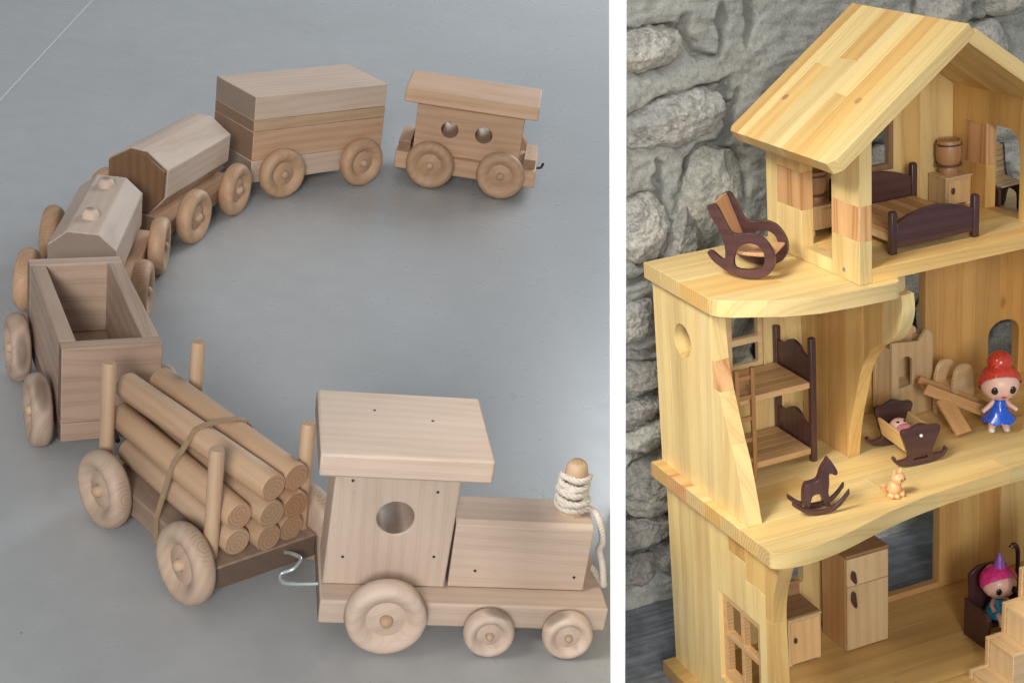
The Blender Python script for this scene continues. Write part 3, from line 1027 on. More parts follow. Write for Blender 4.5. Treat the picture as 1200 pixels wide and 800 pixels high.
# ---- dollhouse
H2 = 24.9
dh = thing('dollhouse', 'large varnished pine dollhouse of three open storeys with gabled attic', 'dollhouse', MR, T(0, 0, 0))
GF = -27.5      # ground floor level
front = [(0.0, 0.3), (0.5, -0.25), (2.0, -0.8), (4.2, -1.0), (7.0, -0.75), (10, -0.1), (16, 1.5), (22.9, 2.6), (30, 3.1), (36, 3.2), (44, 2.4), (52, 0.2), (57, -0.9), (60, -0.4)]
front = [(p.x, p.y) for p in catmull([(x, y, 0) for x, y in front], 5)]
mid = [(-0.5, 26.6)] + front + [(60.3, 26.6)]
rows_y = [-1.6, 2.6, 6.3, 10.4, 14.0, 18.2, 22.3, 26.8]
panel(dh, 'middle_floor', mid, (), 1.9, F_XY(-1.9), rows_y, 'x', breaks={0: [24], 1: [33], 2: [18], 3: [12, 40], 4: [30], 5: [8, 37], 6: [22]},
      tones={(3, 0): WARM, (5, 0): ORANGE, (0, 0): PALE})
base = [(-0.5, 26.6), (-0.5, -0.6)] + front[3:] + [(60.3, 26.6)]
panel(dh, 'base_floor', base, (), 1.9, F_XY(GF - 1.9), rows_y, 'x', breaks={1: [30], 2: [22], 3: [34], 4: [15]},
      tones={(k, j): (0.86, 0.74, 0.60) for k in range(8) for j in range(3)})
# lower outer wall with window hole
prof = [(26.2, GF), (26.2, -1.92)] + [(p.x, p.y) for p in catmull([(0.6, -1.92, 0), (0.5, -2.8, 0), (1.2, -4.6, 0), (1.9, -6.8, 0), (2.2, -9.8, 0), (2.0, -15, 0), (1.7, -21, 0), (1.4, GF, 0)], 4)]
WH = [(5.0, -23.4), (14.3, -23.4), (14.3, -11.6), (5.0, -11.6)]
panel(dh, 'lower_side_wall', prof, [WH], 1.8, F_YZ(1.2), [0.2, 3.6, 7.8, 11.4, 15.6, 20.2, 23.4, 26.4], 'y', breaks={2: [-5.2], 0: [-10.0], 1: [-7.2]},
      tones={(2, 1): BROWN, (0, 1): WARM, (1, 1): (1.0, 0.88, 0.7)})
wf = sub('window', dh, F_YZ(1.75))
fr = plate(WH, 0.9, [[(y0, zz0), (y1, zz0), (y1, zz1), (y0, zz1)] for y0, y1 in ((6.4, 9.55), (10.25, 13.4)) for zz0, zz1 in ((-22.3, -17.7), (-17.0, -12.9))])
obj('window_frame', fr, wood('beech', 'x'), wf, bev=0.05, color=(0.95, 0.82, 0.68))
# upper outer wall, slanted front edge, round hole
prof = [(26.2, 0.03), (26.2, 22.98)] + [(12.6, 22.98), (12.5, 20.5), (12.1, 16.8), (11.3, 14.2), (10.4, 11.9), (9.3, 9.2), (8.1, 6.7), (7.0, 3.2), (6.1, 0.03)]
panel(dh, 'upper_side_wall', prof, [circle(19.4, 17.4, 1.95)], 1.8, F_YZ(0.8), [6.0, 9.0, 11.0, 12.7, 15.6, 18.9, 22.6, 26.4], 'y', breaks={2: [14.0, 17.3]},
      tones={(2, 1): ORANGE, (2, 0): PALE, (2, 2): PALE, (0, 0): PALE, (1, 0): PALE})
# balcony plate
bal = [(0.0, 26.6), (0.0, 11.2), (0.5, 10.2), (1.6, 9.1), (3.2, 8.1), (6.1, 6.2), (9.5, 5.0), (13.3, 4.5), (18.3, 4.2), (18.95, 4.5), (19.2, 5.2), (20.9, 6.2), (20.9, 26.6)]
panel(dh, 'balcony_floor', bal, (), 1.85, F_XY(23.02), [3.5, 7.2, 11.4, 18.0, 22.4, 26.8], 'x', breaks={2: [9.0]}, tones={(0, 0): CREAM, (1, 0): PALE, (2, 0): WARM, (3, 0): PALE})
bal_r = [(60.0 - x, y) for x, y in bal][::-1]
panel(dh, 'balcony_floor', bal_r, (), 1.85, F_XY(23.02), [3.5, 7.2, 11.4, 18.0, 22.4, 26.8], 'x')
# inner partition with curved bracket
prof = [(24.7, 0.03), (24.7, 22.98), (4.9, 22.98)] + [(p.x, p.y) for p in catmull([(4.9, 22.9, 0), (4.7, 20.8, 0), (5.6, 18.4, 0), (7.2, 16.9, 0), (9.2, 15.9, 0), (11.0, 14.2, 0), (12.4, 11.9, 0), (13.5, 8.3, 0), (14.6, 4.2, 0), (15.2, 0.03, 0)], 5)]
panel(dh, 'partition', prof, (), 1.6, F_YZ(19.5), [4.5, 8.2, 12.0, 15.4, 19.4, 22.0, 25.0], 'y', tones={(4, 0): BROWN, (3, 0): BROWN, (5, 0): WARM, (2, 0): WARM})
# right outer walls (beyond the picture) that carry the house
panel(dh, 'right_side_wall', [(6.0, 0.03), (26.2, 0.03), (26.2, 22.98), (12.5, 22.98)], (), 1.8, F_YZ(57.4), [6, 12, 18, 26.4], 'y')
panel(dh, 'right_side_wall', [(1.6, GF), (26.2, GF), (26.2, -1.92), (1.0, -1.92)], (), 1.8, F_YZ(57.0), [0.5, 8, 16, 26.4], 'y')
# back walls, middle storey
panel(dh, 'back_wall', [(2.62, 0.03), (19.48, 0.03), (19.48, 22.98), (2.62, 22.98)], [[(9.6, 9.6), (14.3, 9.6), (14.3, 19.5), (9.6, 19.5)]], 1.4, F_XZ(24.8),
      [2.5, 6.2, 9.9, 14.0, 17.4, 19.6], 'y')
obj('window_frame', plate([(9.62, 9.62), (14.28, 9.62), (14.28, 19.48), (9.62, 19.48)], 0.8, [[(10.2, 10.2), (13.7, 10.2), (13.7, 12.7), (10.2, 12.7)], [(10.2, 13.5), (13.7, 13.5), (13.7, 18.9), (10.2, 18.9)]]),
    wood('beech', 'x'), dh, M=F_XZ(25.1), bev=0.05)
panel(dh, 'back_wall', [(21.12, 0.03), (37.0, 0.03), (37.0, 7.4), (21.12, 7.4)], (), 1.2, F_XZ(24.8), [0, 3.8, 7.6], 'x')
arch = [(46.8, 0.6), (51.6, 0.6), (51.6, 6.2)] + [(49.2 + 2.4 * math.cos(a), 6.2 + 1.8 * math.sin(a)) for a in [R(20 * k) for k in range(1, 9)]] + [(46.8, 6.2)]
panel(dh, 'back_wall', [(37.2, 0.03), (57.3, 0.03), (57.3, 22.98), (37.2, 22.98)], [arch], 1.4, F_XZ(24.8), [37, 39.0, 42.6, 44.7, 48.4, 52.2, 57.4], 'y',
      tones={(k, 0): c for k, c in enumerate((BROWN, (0.76, 0.58, 0.43), (0.84, 0.68, 0.52), BROWN, (0.86, 0.64, 0.44), (0.84, 0.66, 0.48)))})  # staves tinted darker: the room's shade is put into their colours
# back walls, ground storey
panel(dh, 'back_wall', [(3.02, GF + .02), (27.4, GF + .02), (27.4, -1.93), (3.02, -1.93)], [[(15.6, -20.6), (18.7, -20.6), (18.7, -9), (15.6, -9)]], 1.4, F_XZ(24.2), [3, 7.5, 12, 17, 21.6, 27.5], 'y')
panel(dh, 'back_wall', [(39.3, GF + .02), (57.0, GF + .02), (57.0, -1.93), (39.3, -1.93)], (), 1.4, F_XZ(24.2), [39.2, 42.2, 45.6, 49.0, 53, 57.1], 'y',
      tones={(0, 0): BROWN, (1, 0): WARM, (2, 0): BROWN})
obj('sill_strip', box(27.4, 39.3, 24.2, 25.2, GF + .02, GF + 0.9), wood('beech', 'x'), dh, bev=0.05, color=(0.8, 0.65, 0.5))
# attic
AF = 26.45
panel(dh, 'attic_floor', [(16.25, 5.4), (40.4, 5.4), (40.4, 23.8), (16.25, 23.8)], (), 1.55, F_XY(24.9), [5.3, 8.0, 12.2, 16.4, 20.0, 23.9], 'x', tones={(0, 0): WARM, (1, 0): PALE})
open_l = [(10.6, AF + 0.02), (16.6, AF + 0.02), (16.6, 37.4), (10.6, 37.4)]
sidew = [(5.4, 24.92), (23.9, 24.92), (23.9, 40.3), (5.4, 40.3)]
panel(dh, 'attic_side_wall', sidew, [open_l], 1.5, F_YZ(14.7), [5.3, 8.0 + 2.6, 13.6, 16.6, 21.6, 24.0], 'y', breaks={0: [29.6, 33.4], 3: [30.5, 34.8]},
      tones={(0, 0): PALE, (0, 1): ORANGE, (0, 2): PALE, (3, 0): PALE, (3, 1): ORANGE, (3, 2): WARM})
obj('screw', lathe([(0.0, 0.08), (0.2, 0.07), (0.28, 0.0), (0, -0.05)], 'x', 14), plain('zinc_screw', (0.45, 0.55, 0.65), 0.3, metallic=0.9), dh, M=T(14.68, 8.3, 25.9) @ rot_z(math.pi), smooth=40)
open_r = [(10.4, AF + 0.02), (16.2, AF + 0.02), (16.2, 36.5), (12.2, 36.5), (10.9, 35.6), (10.4, 33.8)]
panel(dh, 'attic_side_wall', sidew, [open_r], 1.4, F_YZ(39.0), [5.3, 10.4, 13.4, 16.2, 20.2, 24.0], 'y', breaks={3: [31.5, 36.2]}, tones={(3, 0): (0.9, 0.72, 0.52), (3, 1): ORANGE, (3, 2): (0.92, 0.74, 0.52), (2, 0): (0.92, 0.74, 0.52), (1, 0): (0.92, 0.74, 0.52), (4, 0): (0.9, 0.72, 0.52)})
apx, apz, slope = 27.2, 50.6, math.atan2(11.8, 16.4)
tn = math.tan(slope)
th_r = 1.55


def under(x):
    return apz - abs(x - apx) * tn - th_r / math.cos(slope) - 0.05


gable = [(16.22, AF + .02), (38.98, AF + .02), (38.98, under(38.98)), (apx, under(apx)), (16.22, under(16.22))]
panel(dh, 'attic_back_wall', gable, [[(26.2, 31.4), (30.6, 31.4), (30.6, 37.4), (26.2, 37.4)]], 1.4, F_XZ(22.3), [16, 20.4, 24.6, 27.4, 31.8, 34.4, 36.8, 39.1], 'y',
      tones={(5, 0): PALE, (4, 0): WARM, (6, 0): PALE})
obj('window_frame', plate([(26.22, 31.42), (30.58, 31.42), (30.58, 37.38), (26.22, 37.38)], 0.9, [[(26.9, 32.1), (29.95, 32.1), (29.95, 36.7), (26.9, 36.7)]]), wood('brown', 'y'), dh, M=F_XZ(22.1), bev=0.05)
L_r = 16.5 / math.cos(slope)
redges = [4.5, 7.4, 9.1, 11.7, 14.0, 15.3, 18.6, 21.6, 23.2, 25.2]
tset = [PALE, (1.0, 0.93, 0.80), WARM, PALE, CREAM, (0.98, 0.85, 0.68), PALE, PALE, (0.95, 0.78, 0.6)]
for side, nm in ((-1, 'roof_panel'), (1, 'roof_panel')):
    # local x runs down the slope, local y along the ridge
    ca, sa = math.cos(slope), math.sin(slope)
    if side < 0:
        Mr = Matrix(((-ca, 0, sa, apx * K), (0, 1, 0, 0), (-sa, 0, -ca, apz * K), (0, 0, 0, 1)))
    else:
        Mr = Matrix(((ca, 0, -sa, apx * K), (0, 1, 0, 0), (-sa, 0, -ca, apz * K), (0, 0, 0, 1)))
    x_start = 0.0 if side < 0 else th_r * tn + 0.06
    out = [(x_start + 0.0, 4.5), (L_r, 4.5), (L_r, 25.2), (x_start, 25.2)]
    if side < 0:
        out = [(-0.0, 4.5), (L_r - 0.8, 4.5), (L_r, 5.3), (L_r, 24.6), (L_r - 0.6, 25.2), (0.0, 25.2)]
    rp = panel(dh, nm, out, (), th_r, Mr, redges, 'x', breaks={3: [12.0], 5: [7.5], 6: [9.0]} if side < 0 else {2: [9]},
               tones={(k, 0): tset[k] for k in range(9)} | {(3, 1): WARM, (5, 1): PALE, (2, 0): (0.99, 0.82, 0.62) if side < 0 else WARM})
    if side < 0:
        for (lx, ly) in ((14.2, 21.0), (12.2, 9.4)):
            obj('dowel_plug', lathe([(0.0, -0.04), (0.42, -0.035), (0.44, 0.1), (0, 0.1)], 'z', 20, center=(lx, ly, 0)), wood('beech', 'x'), rp, color=(0.62, 0.5, 0.36), smooth=30)

# ---- staircase
sc_ = thing('toy_staircase', 'pale wooden toy staircase at the ground floor of the dollhouse', 'staircase', MR, T(29.4, 0.0, GF))
zs = [1.2, 5.0, 9.0, 13.0, 17.0]
for k, z in enumerate(zs):
    x = 0.2 + 2.3 * k
    obj('tread', box(x, x + 3.0, 0.75, 4.6, z - 0.55, z), wood('beech', 'y'), sc_, bev=0.08, color=(1.05, 1.0, 0.95))
    obj('riser', box(x + 0.12, x + 0.62, 0.78, 4.55, (zs[k - 1] if k else 0.02), z - 0.57), wood('beech', 'z'), sc_, bev=0.04)
pr = [(0.0, 0.02), (12.6, 0.02), (12.6, zs[-1])]
for k in range(len(zs) - 1, -1, -1):
    x = 0.1 + 2.3 * k
    pr += [(x, zs[k]), (x, (zs[k - 1] if k else 0.02))]
pr = pr[:-1]
for y in (0.1, 4.62):
    obj('stringer', plate(pr, 0.6), wood('beech', 'x'), sc_, M=F_XZ(y), bev=0.06, color=(1.08, 1.06, 1.05))


# ---- furniture helpers
def board(parent, name, outline, th, M, tone='wenge', axis='x', bev=0.07, holes=(), color=None):
    return obj(name, plate(outline, th, holes), wood(tone, axis), parent, M=M, bev=bev, color=color)


# rocking chair on the balcony
ra = R(-48)
rc = thing('rocking_chair', 'dark toy rocking chair with pale slatted seat on the dollhouse balcony', 'chair', MR, T(8.7, 15.7, H2) @ rot_z(ra))
outer = [(p.x, p.y) for p in catmull([(-4.9, 2.75, 0), (-4.4, 2.95, 0), (-3.1, 2.05, 0), (-2.9, 3.4, 0), (-3.4, 5.2, 0), (-4.7, 7.6, 0), (-4.3, 8.2, 0), (-3.6, 7.9, 0), (-2.3, 5.4, 0), (-1.4, 5.0, 0), (0.2, 5.15, 0), (1.6, 4.5, 0), (2.5, 3.0, 0),
                                       (2.5, 1.6, 0), (1.7, 0.55, 0), (0.0, 0.05, 0), (-2.2, 0.5, 0), (-4.1, 1.7, 0)], 5, closed=True)]
inner = [(p.x, p.y) for p in catmull([(-1.8, 1.25, 0), (-1.9, 2.4, 0), (-1.2, 3.7, 0), (0.1, 4.1, 0), (1.2, 3.5, 0), (1.5, 2.3, 0), (1.0, 1.35, 0), (-0.4, 1.05, 0)], 5, closed=True)]
for y in (-2.75, 2.15):
    board(rc, 'side_rocker', outer, 0.6, F_XZ(y), 'wenge', 'x', holes=[inner])
board(rc, 'seat_panel', [(p.x, p.y) for p in catmull([(-2.5, 0.0, 0), (-0.5, -0.12, 0), (1.9, 0.1, 0), (1.9, 0.45, 0), (-0.5, 0.22, 0), (-2.5, 0.34, 0)], 4, closed=True)], 4.28, Matrix.Rotation(R(4), 4, 'Y') @ F_XZ(-2.14) @ T(0, 2.55, 0), 'beech', 'z', color=(0.86, 0.68, 0.62))
obj('back_panel', box(-0.2, 0.2, -2.14, 2.14, -2.75, 2.75), wood('beech', 'z'), rc, M=T(-3.35, 0, 5.6) @ Matrix.Rotation(R(-21), 4, 'Y'), bev=0.1, color=(0.86, 0.66, 0.6))

# attic bed
bd = thing('toy_bed', 'dark framed toy double bed in the dollhouse attic', 'bed', MR, T(20.2, 7.7, AF))


def bed_end(nm, y, hgt, low):
    e = sub(nm, bd, T(0, y, 0))
    for x in (0.0, 10.6):
        obj('post', lathe([(0, 0.02), (0.5, 0.02), (0.55, 0.2), (0.55, hgt - 0.3), (0.4, hgt - 0.05), (0, hgt)], 'z', 4, center=(x + 0.5, 0.5, 0)), wood('wenge', 'z'), e, M=T(x + 0.5, 0.5, 0) @ rot_z(R(45)) @ T(-x - 0.5, -0.5, 0), bev=0.1)
    top = [(p.x, p.y) for p in catmull([(0.9, hgt - 1.5, 0), (2.6, hgt - 0.75, 0), (5.6, hgt - 0.25, 0), (8.6, hgt - 0.75, 0), (10.7, hgt - 1.5, 0)], 6)]
    board(e, 'end_board', [(0.9, low)] + top + [(10.7, low)], 0.55, F_XZ(0.22), 'wenge', 'x')


bed_end('footboard', 0.0, 4.9, 0.75)
bed_end('headboard', 11.2, 6.2, 0.75)
for x in (0.75, 10.3):
    obj('side_rail', box(x, x + 0.55, 1.0, 11.2, 1.1, 2.0), wood('beech', 'y'), bd, bev=0.05)
for k in range(8):
    x = 0.78 + k * 1.265
    obj('slat', box(x, x + 1.2, 0.95, 11.2, 2.02, 2.4), wood('beech', 'y'), bd, bev=0.06, color=((0.95, 0.85, 0.7) if k % 2 else (0.75, 0.58, 0.42)))


def small_cabinet(name, label, x, y, z, w, d, h, knob=True, legs=0.35, slits=False, yaw=0, tone='beech', color=None):
    t = thing(name, label, 'cabinet', MR, T(x, y, z) @ rot_z(yaw))
    obj('carcass', box(0, w, 0.14, d, legs, h - 0.28), wood(tone, 'z'), t, bev=0.05, color=color)
    obj('cabinet_top', box(-0.08, w + 0.08, -0.05, d, h - 0.27, h), wood(tone, 'x'), t, bev=0.06, color=color)
    obj('door', box(0.3, w - 0.3, 0.0, 0.13, legs + 0.25, h - 0.5), wood(tone, 'z'), t, bev=0.04, color=(1.1, 1.02, 0.9))
    for xx in (0, w - 0.5):
        for yy in (0.16, d - 0.6):
            obj('leg', box(xx, xx + 0.5, yy, yy + 0.5, 0.01, legs - 0.01), wood(tone, 'z'), t, bev=0.04)
    if knob:
        obj('knob', lathe([(0, 0.0), (0.26, 0.0), (0.22, 0.12), (0, 0.15)], 'y', 14, center=(0, -0.16, 0)), wood('wenge', 'z'), t, M=T(0.85, 0, h * 0.55) @ Matrix.Diagonal((1, 1, 1.6, 1)), smooth=40)
    if slits:
        n = int((w - 0.8) / 0.28)
        for k in range(n):
            obj('groove_slat', box(0.42 + k * 0.28, 0.42 + k * 0.28 + 0.2, -0.06, -0.005, legs + 0.35, h - 0.6), wood(tone, 'z'), t, bev=0.02)
    return t


small_cabinet('nightstand', 'pale wooden toy nightstand with one door and dark knob', 35.4, 18.6, AF, 3.5, 3.4, 3.7)
small_cabinet('toy_cabinet', 'pale grooved toy cabinet standing inside the attic opening', 17.3, 18.6, AF, 3.4, 3.4, 3.5, knob=False, legs=0.7, slits=True)
K = KR


def barrel(name, label, x, y, z, r, h):
    t = thing(name, label, 'barrel', MR, T(x, y, z))
    obj('barrel_body', lathe([(0, 0.0), (r * 0.66, 0.0), (r * 0.74, 0.12 * h), (r * 0.66, 0.2 * h), (r * 0.86, 0.3 * h), (r * 0.98, 0.5 * h), (r, 0.7 * h), (r * 0.94, 0.9 * h), (r * 0.9, 0.93 * h), (r * 0.9, h), (r * 0.8, h), (r * 0.8, 0.95 * h), (0, 0.95 * h)], 'z', 26), wood('brown', 'z'), t, smooth=35, color=(1.35, 1.35, 1.3))
    for f in (0.28, 0.88):
        obj('hoop', lathe([(r * 0.9, f * h - 0.1), (r * 1.0, f * h - 0.1), (r * 1.0, f * h + 0.1), (r * 0.9, f * h + 0.1)], 'z', 26), wood('wenge', 'x'), t, color=(2.0, 1.8, 1.6), smooth=30)
    return t


barrel('toy_barrel', 'small brown turned wooden barrel on the nightstand', 37.0, 20.4, AF + 3.7, 1.5, 4.0)
barrel('toy_barrel', 'small brown turned wooden barrel on the grooved cabinet', 18.9, 20.3, AF + 3.5, 1.3, 3.6)

# chair on the right balcony, seen through the attic doorway
ac = thing('toy_chair', 'toy chair with pale slats and dark curved sides beyond the attic doorway', 'chair', MR, T(43.2, 18.9, H2 + 0.02) @ rot_z(R(-86)) @ Matrix.Scale(0.76, 4))
sp = [(p.x, p.y) for p in catmull([(-2.6, 9.6, 0), (-2.0, 9.5, 0), (-1.7, 7.0, 0), (-1.2, 5.0, 0), (0.8, 4.6, 0), (2.4, 4.2, 0), (2.6, 3.2, 0), (2.4, 0.1, 0), (1.5, 0.1, 0), (1.2, 2.6, 0), (-0.8, 2.8, 0), (-1.6, 0.1, 0), (-2.5, 0.1, 0), (-2.3, 3.5, 0), (-2.7, 6.5, 0)], 5, closed=True)]
for y in (-2.6, 2.1):
    board(ac, 'side_frame', sp, 0.5, F_XZ(y), 'wenge', 'y')
for k in range(6):
    obj('back_slat', box(-0.16, 0.16, -2.08, 2.08, -0.4, 0.4), wood('beech', 'y'), ac, M=T(-2.0 + 0.14 * (5 - k) * 0.8, 0, 5.2 + 0.84 * k), bev=0.05)
for k in range(5):
    obj('seat_slat', box(-0.4, 0.4, -2.08, 2.08, -0.16, 0.16), wood('beech', 'y'), ac, M=T(-1.1 + 0.84 * k, 0, 4.9 - 0.1 * k), bev=0.05)

# bunk bed
bk = thing('toy_bunk_bed', 'toy bunk bed with two pale shelves and dark scalloped end boards', 'bunk bed', MR, T(2.9, 16.2, 0.03))
for x in (0.2, 12.4):
    for y in (0.0, 7.6):
        obj('post', box(x, x + 0.75, y, y + 0.75, 0.0, 15.4 if y == 0 else 14.6), wood('wenge', 'z'), bk, bev=0.14)
    for zb in (1.1, 9.6):
        prf = [(0.76, zb)] + [(p.x, p.y) for p in catmull([(0.76, zb + 3.2, 0), (2.0, zb + 3.4, 0), (2.9, zb + 4.1, 0), (4.1, zb + 4.4, 0), (5.2, zb + 4.1, 0), (6.2, zb + 3.4, 0), (7.58, zb + 3.3, 0)], 5)] + [(7.58, zb)]
        board(bk, 'end_board', prf, 0.4, F_YZ(x + 0.18), 'wenge', 'y')
for zb in (1.0, 9.3):
    for k in range(5):
        obj('shelf_slat', box(0.96, 12.38, 0.25 + k * 1.52, 0.25 + k * 1.52 + 1.46, zb, zb + 0.75), wood('beech', 'x'), bk, bev=0.05, color=(0.82, 0.70, 0.58) if k % 2 else (0.92, 0.80, 0.68))
ld = sub('ladder', bk, T(2.2, -0.75, 0))
for x in (0.0, 2.0):
    obj('ladder_rail', box(x, x + 0.5, 0.0, 0.5, 0.0, 14.0), wood('beech', 'z'), ld, bev=0.06, color=(0.58, 0.42, 0.30))
for z in (2.4, 5.0, 7.6, 10.2, 12.6):
    obj('ladder_rung', box(0.5, 2.0, 0.08, 0.42, z, z + 0.55), wood('beech', 'x'), ld, bev=0.06, color=(0.58, 0.42, 0.30))

# cradle
ck = thing('toy_cradle', 'small toy rocking cradle with dark ends and pale sides', 'cradle', MR, T(25.3, 9.2, 0.02) @ rot_z(R(-6)))
cend = [(p.x, p.y) for p in catmull([(-2.4, 4.5, 0), (-1.2, 4.7, 0), (0.0, 5.1, 0), (1.2, 4.7, 0), (2.5, 4.4, 0), (1.9, 2.6, 0), (1.5, 1.2, 0), (2.9, 1.0, 0), (3.2, 1.6, 0), (3.5, 1.3, 0), (2.8, 0.45, 0), (1.4, 0.08, 0), (0, 0.0, 0), (-1.4, 0.08, 0), (-2.8, 0.45, 0), (-3.5, 1.3, 0), (-3.2, 1.6, 0), (-2.9, 1.0, 0), (-1.5, 1.2, 0), (-1.9, 2.6, 0)], 4, closed=True)]
slot = [(-0.9, 0.75), (0.9, 0.75), (0.9, 1.1), (-0.9, 1.1)]
for y, hh in ((0.0, 0), (6.2, 1)):
    board(ck, 'end_board', [(x, z * (1.0 + 0.12 * hh * (z > 3))) for x, z in cend], 0.55, F_XZ(y), 'wenge', 'x', holes=[slot])
for s in (-1, 1):
    sec = [(s * 1.55, 1.6), (s * 2.15, 3.9), (s * 1.8, 3.95), (s * 1.2, 1.7)]
    board(ck, 'side_board', sec if s > 0 else sec[::-1], 5.62, F_XZ(0.56), 'beech', 'z', color=(1.1, 1.05, 0.85))
obj('cradle_floor', box(-1.25, 1.25, 0.57, 6.17, 1.4, 1.7), wood('beech', 'y'), ck)
obj('knob', lathe([(0, 0), (0.2, 0), (0.15, 0.15), (0, 0.18)], 'y', 14), M_SHOE, ck, M=T(0, -0.02, 3.7) @ rot_z(math.pi), smooth=50)


def ball(r, c, sc=(1, 1, 1), segs=20, bm=None):
    bm = bm or bmesh.new()
    g = bmesh.ops.create_uvsphere(bm, u_segments=segs, v_segments=segs // 2 + 2, radius=r * K)
    for v in g['verts']:
        v.co = Vector((v.co.x * sc[0], v.co.y * sc[1], v.co.z * sc[2])) + Vector(c) * K
    return bm


# baby in the cradle
bb = thing('baby_doll', 'tiny pink baby doll lying in the cradle', 'doll', MR, T(25.2, 11.0, 1.75) @ rot_z(R(-6)))
obj('head', ball(1.15, (0, 2.7, 1.35), (1, 1, 0.92)), M_SKIN, bb, smooth=80)
obj('wrap', ball(1.35, (0, 0.6, 1.15), (0.95, 1.6, 0.85)), M_ROSE, bb, smooth=80)
for x in (-0.42, 0.42):
    obj('eye', ball(0.2, (x, 2.2, 2.2), (1, 1, 0.6), 10), M_EYE, bb, smooth=80)
for x in (-0.5, 0.5):
    obj('foot', ball(0.42, (x, -1.1, 1.25), (0.9, 1, 1.1), 12), M_ROSE, bb, smooth=80)

# rocking horse
rh = thing('rocking_horse', 'small dark wooden toy rocking horse near the edge of the middle floor', 'rocking horse', MR, T(9.0, 5.6, 0.02) @ rot_z(R(-14)) @ Matrix.Scale(0.94, 4))
for y in (-1.15, 0.75):
    run = [(p.x, p.y) for p in catmull([(-3.1, 1.7, 0), (-1.6, 0.5, 0), (0.2, 0.0, 0), (2.2, 0.55, 0), (3.7, 2.2, 0)], 6)]
    up_ = [(x - 0.05 * 0, z + 0.62) for x, z in run][::-1]
    board(rh, 'runner', run + up_, 0.4, F_XZ(y), 'wenge', 'x', bev=0.05)
hb = [(p.x, p.y) for p in catmull([(-1.5, 0.75, 0), (-0.95, 0.75, 0), (-0.5, 2.2, 0), (0.45, 2.3, 0), (1.0, 0.8, 0), (1.6, 0.9, 0), (1.4, 2.4, 0), (1.5, 3.6, 0), (1.55, 4.8, 0), (2.3, 4.5, 0), (2.5, 5.0, 0), (2.0, 6.0, 0), (1.5, 6.7, 0), (1.15, 6.2, 0), (0.6, 5.4, 0), (0.2, 4.2, 0), (-0.6, 3.9, 0), (-1.3, 3.7, 0), (-1.6, 2.4, 0)], 4, closed=True)]
board(rh, 'horse_body', hb, 1.1, F_XZ(-0.55), 'wenge', 'y', bev=0.12)
for x in (-1.25, 1.3):
    obj('foot_bar', box(x - 0.25, x + 0.25, -1.2, 1.2, 0.68, 0.98), wood('wenge', 'y'), rh, bev=0.05)

# little peach animal figurine
fg = thing('animal_figurine', 'tiny peach coloured sitting animal figurine on the middle floor', 'figurine', MR, T(18.3, 4.3, 0.02) @ rot_z(R(15)))
bm = ball(0.8, (0, 0, 0.95), (1.0, 0.9, 1.1))
obj('body', bm, M_PEACH, fg, smooth=80)
obj('head', ball(0.78, (0.3, -0.25, 2.1), (1, 0.95, 0.9)), M_PEACH, fg, smooth=80)
for s in (-1, 1):
    obj('ear', lathe([(0.22, 0), (0.2, 0.3), (0.1, 0.55), (0, 0.62)], 'z', 10), M_PEACH, fg, M=T(0.3 + 0.4 * s, -0.15, 2.65) @ Matrix.Rotation(R(15 * s), 4, 'Y'), smooth=60)
    obj('paw', ball(0.33, (0.42 * s, -0.65, 0.3), (0.9, 1.2, 0.9), 12), M_PEACH, fg, smooth=80)
    obj('hind_paw', ball(0.36, (0.85 * s, -0.2, 0.34), (0.8, 1.3, 0.9), 12), M_PEACH, fg, smooth=80)
    obj('eye', ball(0.11, (0.3 + 0.28 * s, -0.95, 2.15), (1, 0.6, 1.1), 8), M_EYE, fg, smooth=80)
obj('tail', tube([(-0.6, 0.6, 0.4), (-1.0, 0.7, 0.8), (-1.2, 0.6, 1.5)], 0.2, 8), M_PEACH, fg, smooth=80)


# dolls: plain generic figures
def doll_head(t, hx, hz, r, hair, y=0.0):
    h = obj('head', ball(r, (hx, y, hz), (1.08, 0.95, 0.95), 28), M_SKIN, t, smooth=80)
    for s in (-1, 1):
        obj('eye', ball(r * 0.2, (hx + s * r * 0.48, y - r * 0.84, hz - r * 0.08), (1, 0.45, 1.15), 12), M_EYE, t, smooth=80)
    obj('mouth', ball(r * 0.1, (hx, y - r * 0.87, hz - r * 0.48), (1.4, 0.4, 0.6), 10), M_LIP, t, smooth=80)
    bm = bmesh.new()
    bmesh.ops.create_uvsphere(bm, u_segments=28, v_segments=18, radius=1)
    for v in bm.verts:
        p = v.co.copy()
        wv = 1 + 0.03 * math.sin(math.atan2(p.x, p.y) * 11)
        v.co = (Vector((p.x * r * 1.17 * wv, p.y * r * 1.05 * wv, p.z * r * 1.06 * wv)) + Vector((hx, y + r * 0.12, hz + r * 0.12))) * K
    bmesh.ops.bisect_plane(bm, geom=bm.verts[:] + bm.edges[:] + bm.faces[:], plane_co=Vector((hx, y - r * 0.25, hz + r * 0.18)) * K, plane_no=Vector((0, -0.72, -0.69)).normalized(), clear_outer=True)
    obj('hair', bm, hair, t, smooth=80)
    return h


